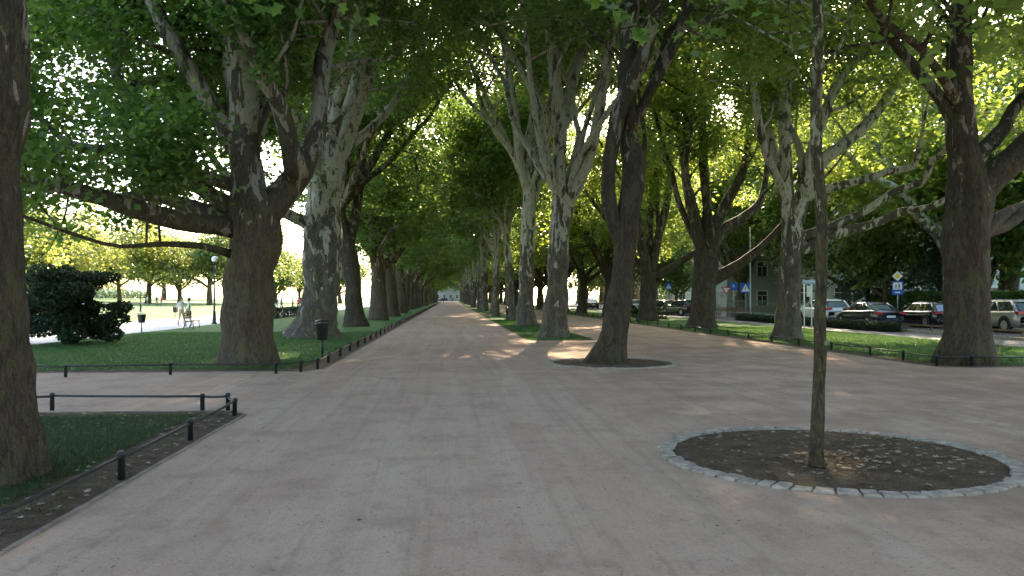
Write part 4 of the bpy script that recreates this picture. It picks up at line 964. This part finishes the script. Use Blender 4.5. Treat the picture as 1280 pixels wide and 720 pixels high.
p = dl(985, 92); house(p, R(-12), 15, 10, 9.5, plain('grey_green_stucco', (.36, .42, .40), .9, .2), 'grey-green villa with tall windows behind the right row', 3, 6, roofm=GRT)
p = dl(1130, 84); house(p, R(-20), 24, 10, 11, plain('pale_stucco', (.66, .66, .66), .9, .2), 'pale stucco house in shade behind the garden trees and hedge', 3, 7, roofm=RT)
p = dl(862, 135); house(p, R(-10), 7, 9, 11, plain('white_render', (.8, .78, .74), .9, .2), 'bright white house glimpsed left of the stout candelabra tree', 3, 2, roofm=RT)
p = dl(797, 165); house(p, R(-10), 8, 8, 8, plain('cream_render', (.65, .6, .54), .9, .2), 'small cream house seen right of the leaning tree', 2, 3, roofm=RT)
house((0.5, 372, 0), 0, 26, 10, 13, plain('far_white_render', (.5, .5, .52), .9, .2), 'pale building closing the far end of the avenue', 3, 9, roofm=GRT)
# wrought garden fence before the villa
p = dl(965, 70); e = tag(empty('garden_fence', p, R(-5)), 'grey-green garden fence with gate pillars before the villa', 'fence'); FG = plain('fence_green', (.16, .22, .2), .6)
mb = MB()
for k in range(66): mb.box((-4+k*.12, 0, .85), (.03, .03, 1.3))
mb.build('pickets', FG, e); mb = MB(); mb.box((0, .03, .3), (8, .04, .06)); mb.box((0, .03, 1.4), (8, .04, .06)); mb.build('rail', FG, e)
for x in (-4.2, 4.2): mb = MB(); mb.box((x, 0, .9), (.4, .4, 1.8)); mb.box((x, 0, 1.85), (.5, .5, .1)); mb.build('pillar', PAVE, e)

# ------------------------------------------------------------------ people
SKIN = plain('skin', (.45, .28, .2), .6, .3, var=.05); HAIR = plain('dark_hair', (.03, .02, .015), .6)
def person(loc, rz, label, shirt, trousers, stride=.15, arms=.12, h=1.72, sitting=False, skirt=False, bag=False):
    e = tag(empty('person', loc, rz), label, 'person', 'people strolling'); k = h/1.72
    J = {'pel': (0, 0, .95, .13), 'wst': (0, 0, 1.1, .115), 'chs': (0, .01, 1.32, .14), 'nck': (0, 0, 1.46, .055), 'hd0': (0, -.01, 1.55, .075), 'hd1': (0, -.015, 1.63, .092), 'hd2': (0, -.005, 1.69, .06)}
    Ed = [('pel', 'wst'), ('wst', 'chs'), ('chs', 'nck'), ('nck', 'hd0'), ('hd0', 'hd1'), ('hd1', 'hd2')]
    for s, sg in (('l', -1), ('r', 1)):
        f = stride*sg
        J['sh'+s] = (sg*.17, .01, 1.4, .062); J['el'+s] = (sg*.24, arms*-sg*.5+.03, 1.13, .043); J['wr'+s] = (sg*.25, arms*-sg-.08, .89, .028); J['ha'+s] = (sg*.245, arms*-sg-.1, .80, .032)
        J['hp'+s] = (sg*.09, 0, .9, .095); J['kn'+s] = (sg*.1, -f*.5-.02, .5, .06); J['an'+s] = (sg*.1, -f+.03, .09, .042); J['to'+s] = (sg*.11, -f-.14, .035, .032)
        Ed += [('chs', 'sh'+s), ('sh'+s, 'el'+s), ('el'+s, 'wr'+s), ('wr'+s, 'ha'+s), ('pel', 'hp'+s), ('hp'+s, 'kn'+s), ('kn'+s, 'an'+s), ('an'+s, 'to'+s)]
    ks = list(J); me = bpy.data.meshes.new('body'); me.from_pydata([tuple(c*k for c in J[q][:3]) for q in ks], [(ks.index(a), ks.index(b)) for a, b in Ed], [])
    o = bpy.data.objects.new('tmp', me); COL.objects.link(o); o.modifiers.new('s', 'SKIN'); sv = me.skin_vertices[0].data
    for i, q in enumerate(ks): sv[i].radius = (J[q][3]*k*.95,)*2
    sv[0].use_root = True
    su = o.modifiers.new('u', 'SUBSURF'); su.levels = 2; su.render_levels = 2
    dg = bpy.context.evaluated_depsgraph_get(); m2 = bpy.data.meshes.new_from_object(o.evaluated_get(dg)); bpy.data.objects.remove(o)
    m2.name = 'body'; m2.materials.clear(); b = link('body', m2, [SKIN, shirt, trousers, IRON], e)
    for pl in m2.polygons:
        c = pl.center/k; pl.use_smooth = True
        pl.material_index = 3 if c.z < .1 else (2 if c.z < 1.0 and abs(c.x) < .2 else (1 if 1.0 <= c.z < 1.47 and (c.z > 1.12 or abs(c.x) < .2) else 0))
    mb = MB(); mb.lathe([(1.58*k, .088*k), (1.64*k, .103*k), (1.7*k, .09*k), (1.745*k, .04*k)], 12, (0, .02, 0)); mb.build('hair', HAIR, e)
    if skirt: mb = MB(); mb.lathe([(.55*k, .22*k), (.8*k, .18*k), (1.02*k, .14*k)], 14); mb.build('skirt', shirt, e)
    if bag: mb = MB(); mb.box((.3*k, 0, .78*k), (.12, .28, .3)); mb.tube([(.3*k, -.1, .9*k), (.2*k, 0, 1.42*k), (.3*k, .1, .9*k)], .012, 5); mb.build('bag', BLACKP, e)
    return e
CL = {n_: plain('cloth_'+n_, c_, .9, .1) for n_, c_ in dict(pale=(.7, .68, .64), dark=(.03, .03, .04), blue=(.12, .2, .4), red=(.5, .06, .08), grey=(.25, .25, .27), beige=(.5, .42, .33)).items()}
person(dl(554.5, 215), 0, 'person in dark clothes walking far down the avenue, nearest of the two', CL['dark'], CL['dark'])
person(dl(566, 260), math.pi, 'person in dark clothes farther down the avenue on the right', CL['dark'], CL['grey'])
person(dl(227, 48), R(60), 'person in pale clothes standing by the bench on the sunny path', CL['pale'], CL['beige'])
person(dl(236, 47), R(-70), 'person in white top with dark bag standing next to the bench', CL['pale'], CL['pale'], bag=True, h=1.68)
for px, d, cl, lab in ((346, 104, 'dark', 'person in dark top at the lawn edge, left in the gap between the left trunks'), (352, 112, 'blue', 'person in blue top strolling in the gap between the left trunks'), (366, 108, 'grey', 'person in grey top in the gap, right beside the one in red'), (373, 106, 'red', 'person in red top next to the second left trunk')):
    person(lawnpt(px, d), px*.7, lab, CL[cl], CL['dark'] if cl != 'dark' else CL['blue'])
for px, d, cl, lab in ((184, 128, 'pale', 'distant person in white under the far lawn trees, leftmost'), (196, 132, 'dark', 'distant dark clothed person under the far lawn trees'), (202, 126, 'red', 'distant person in red under the far lawn trees, rightmost')):
    person(lawnpt(px, d), px*.9, lab, CL[cl], CL['grey'])
print('SCENE OK', len(bpy.data.objects))
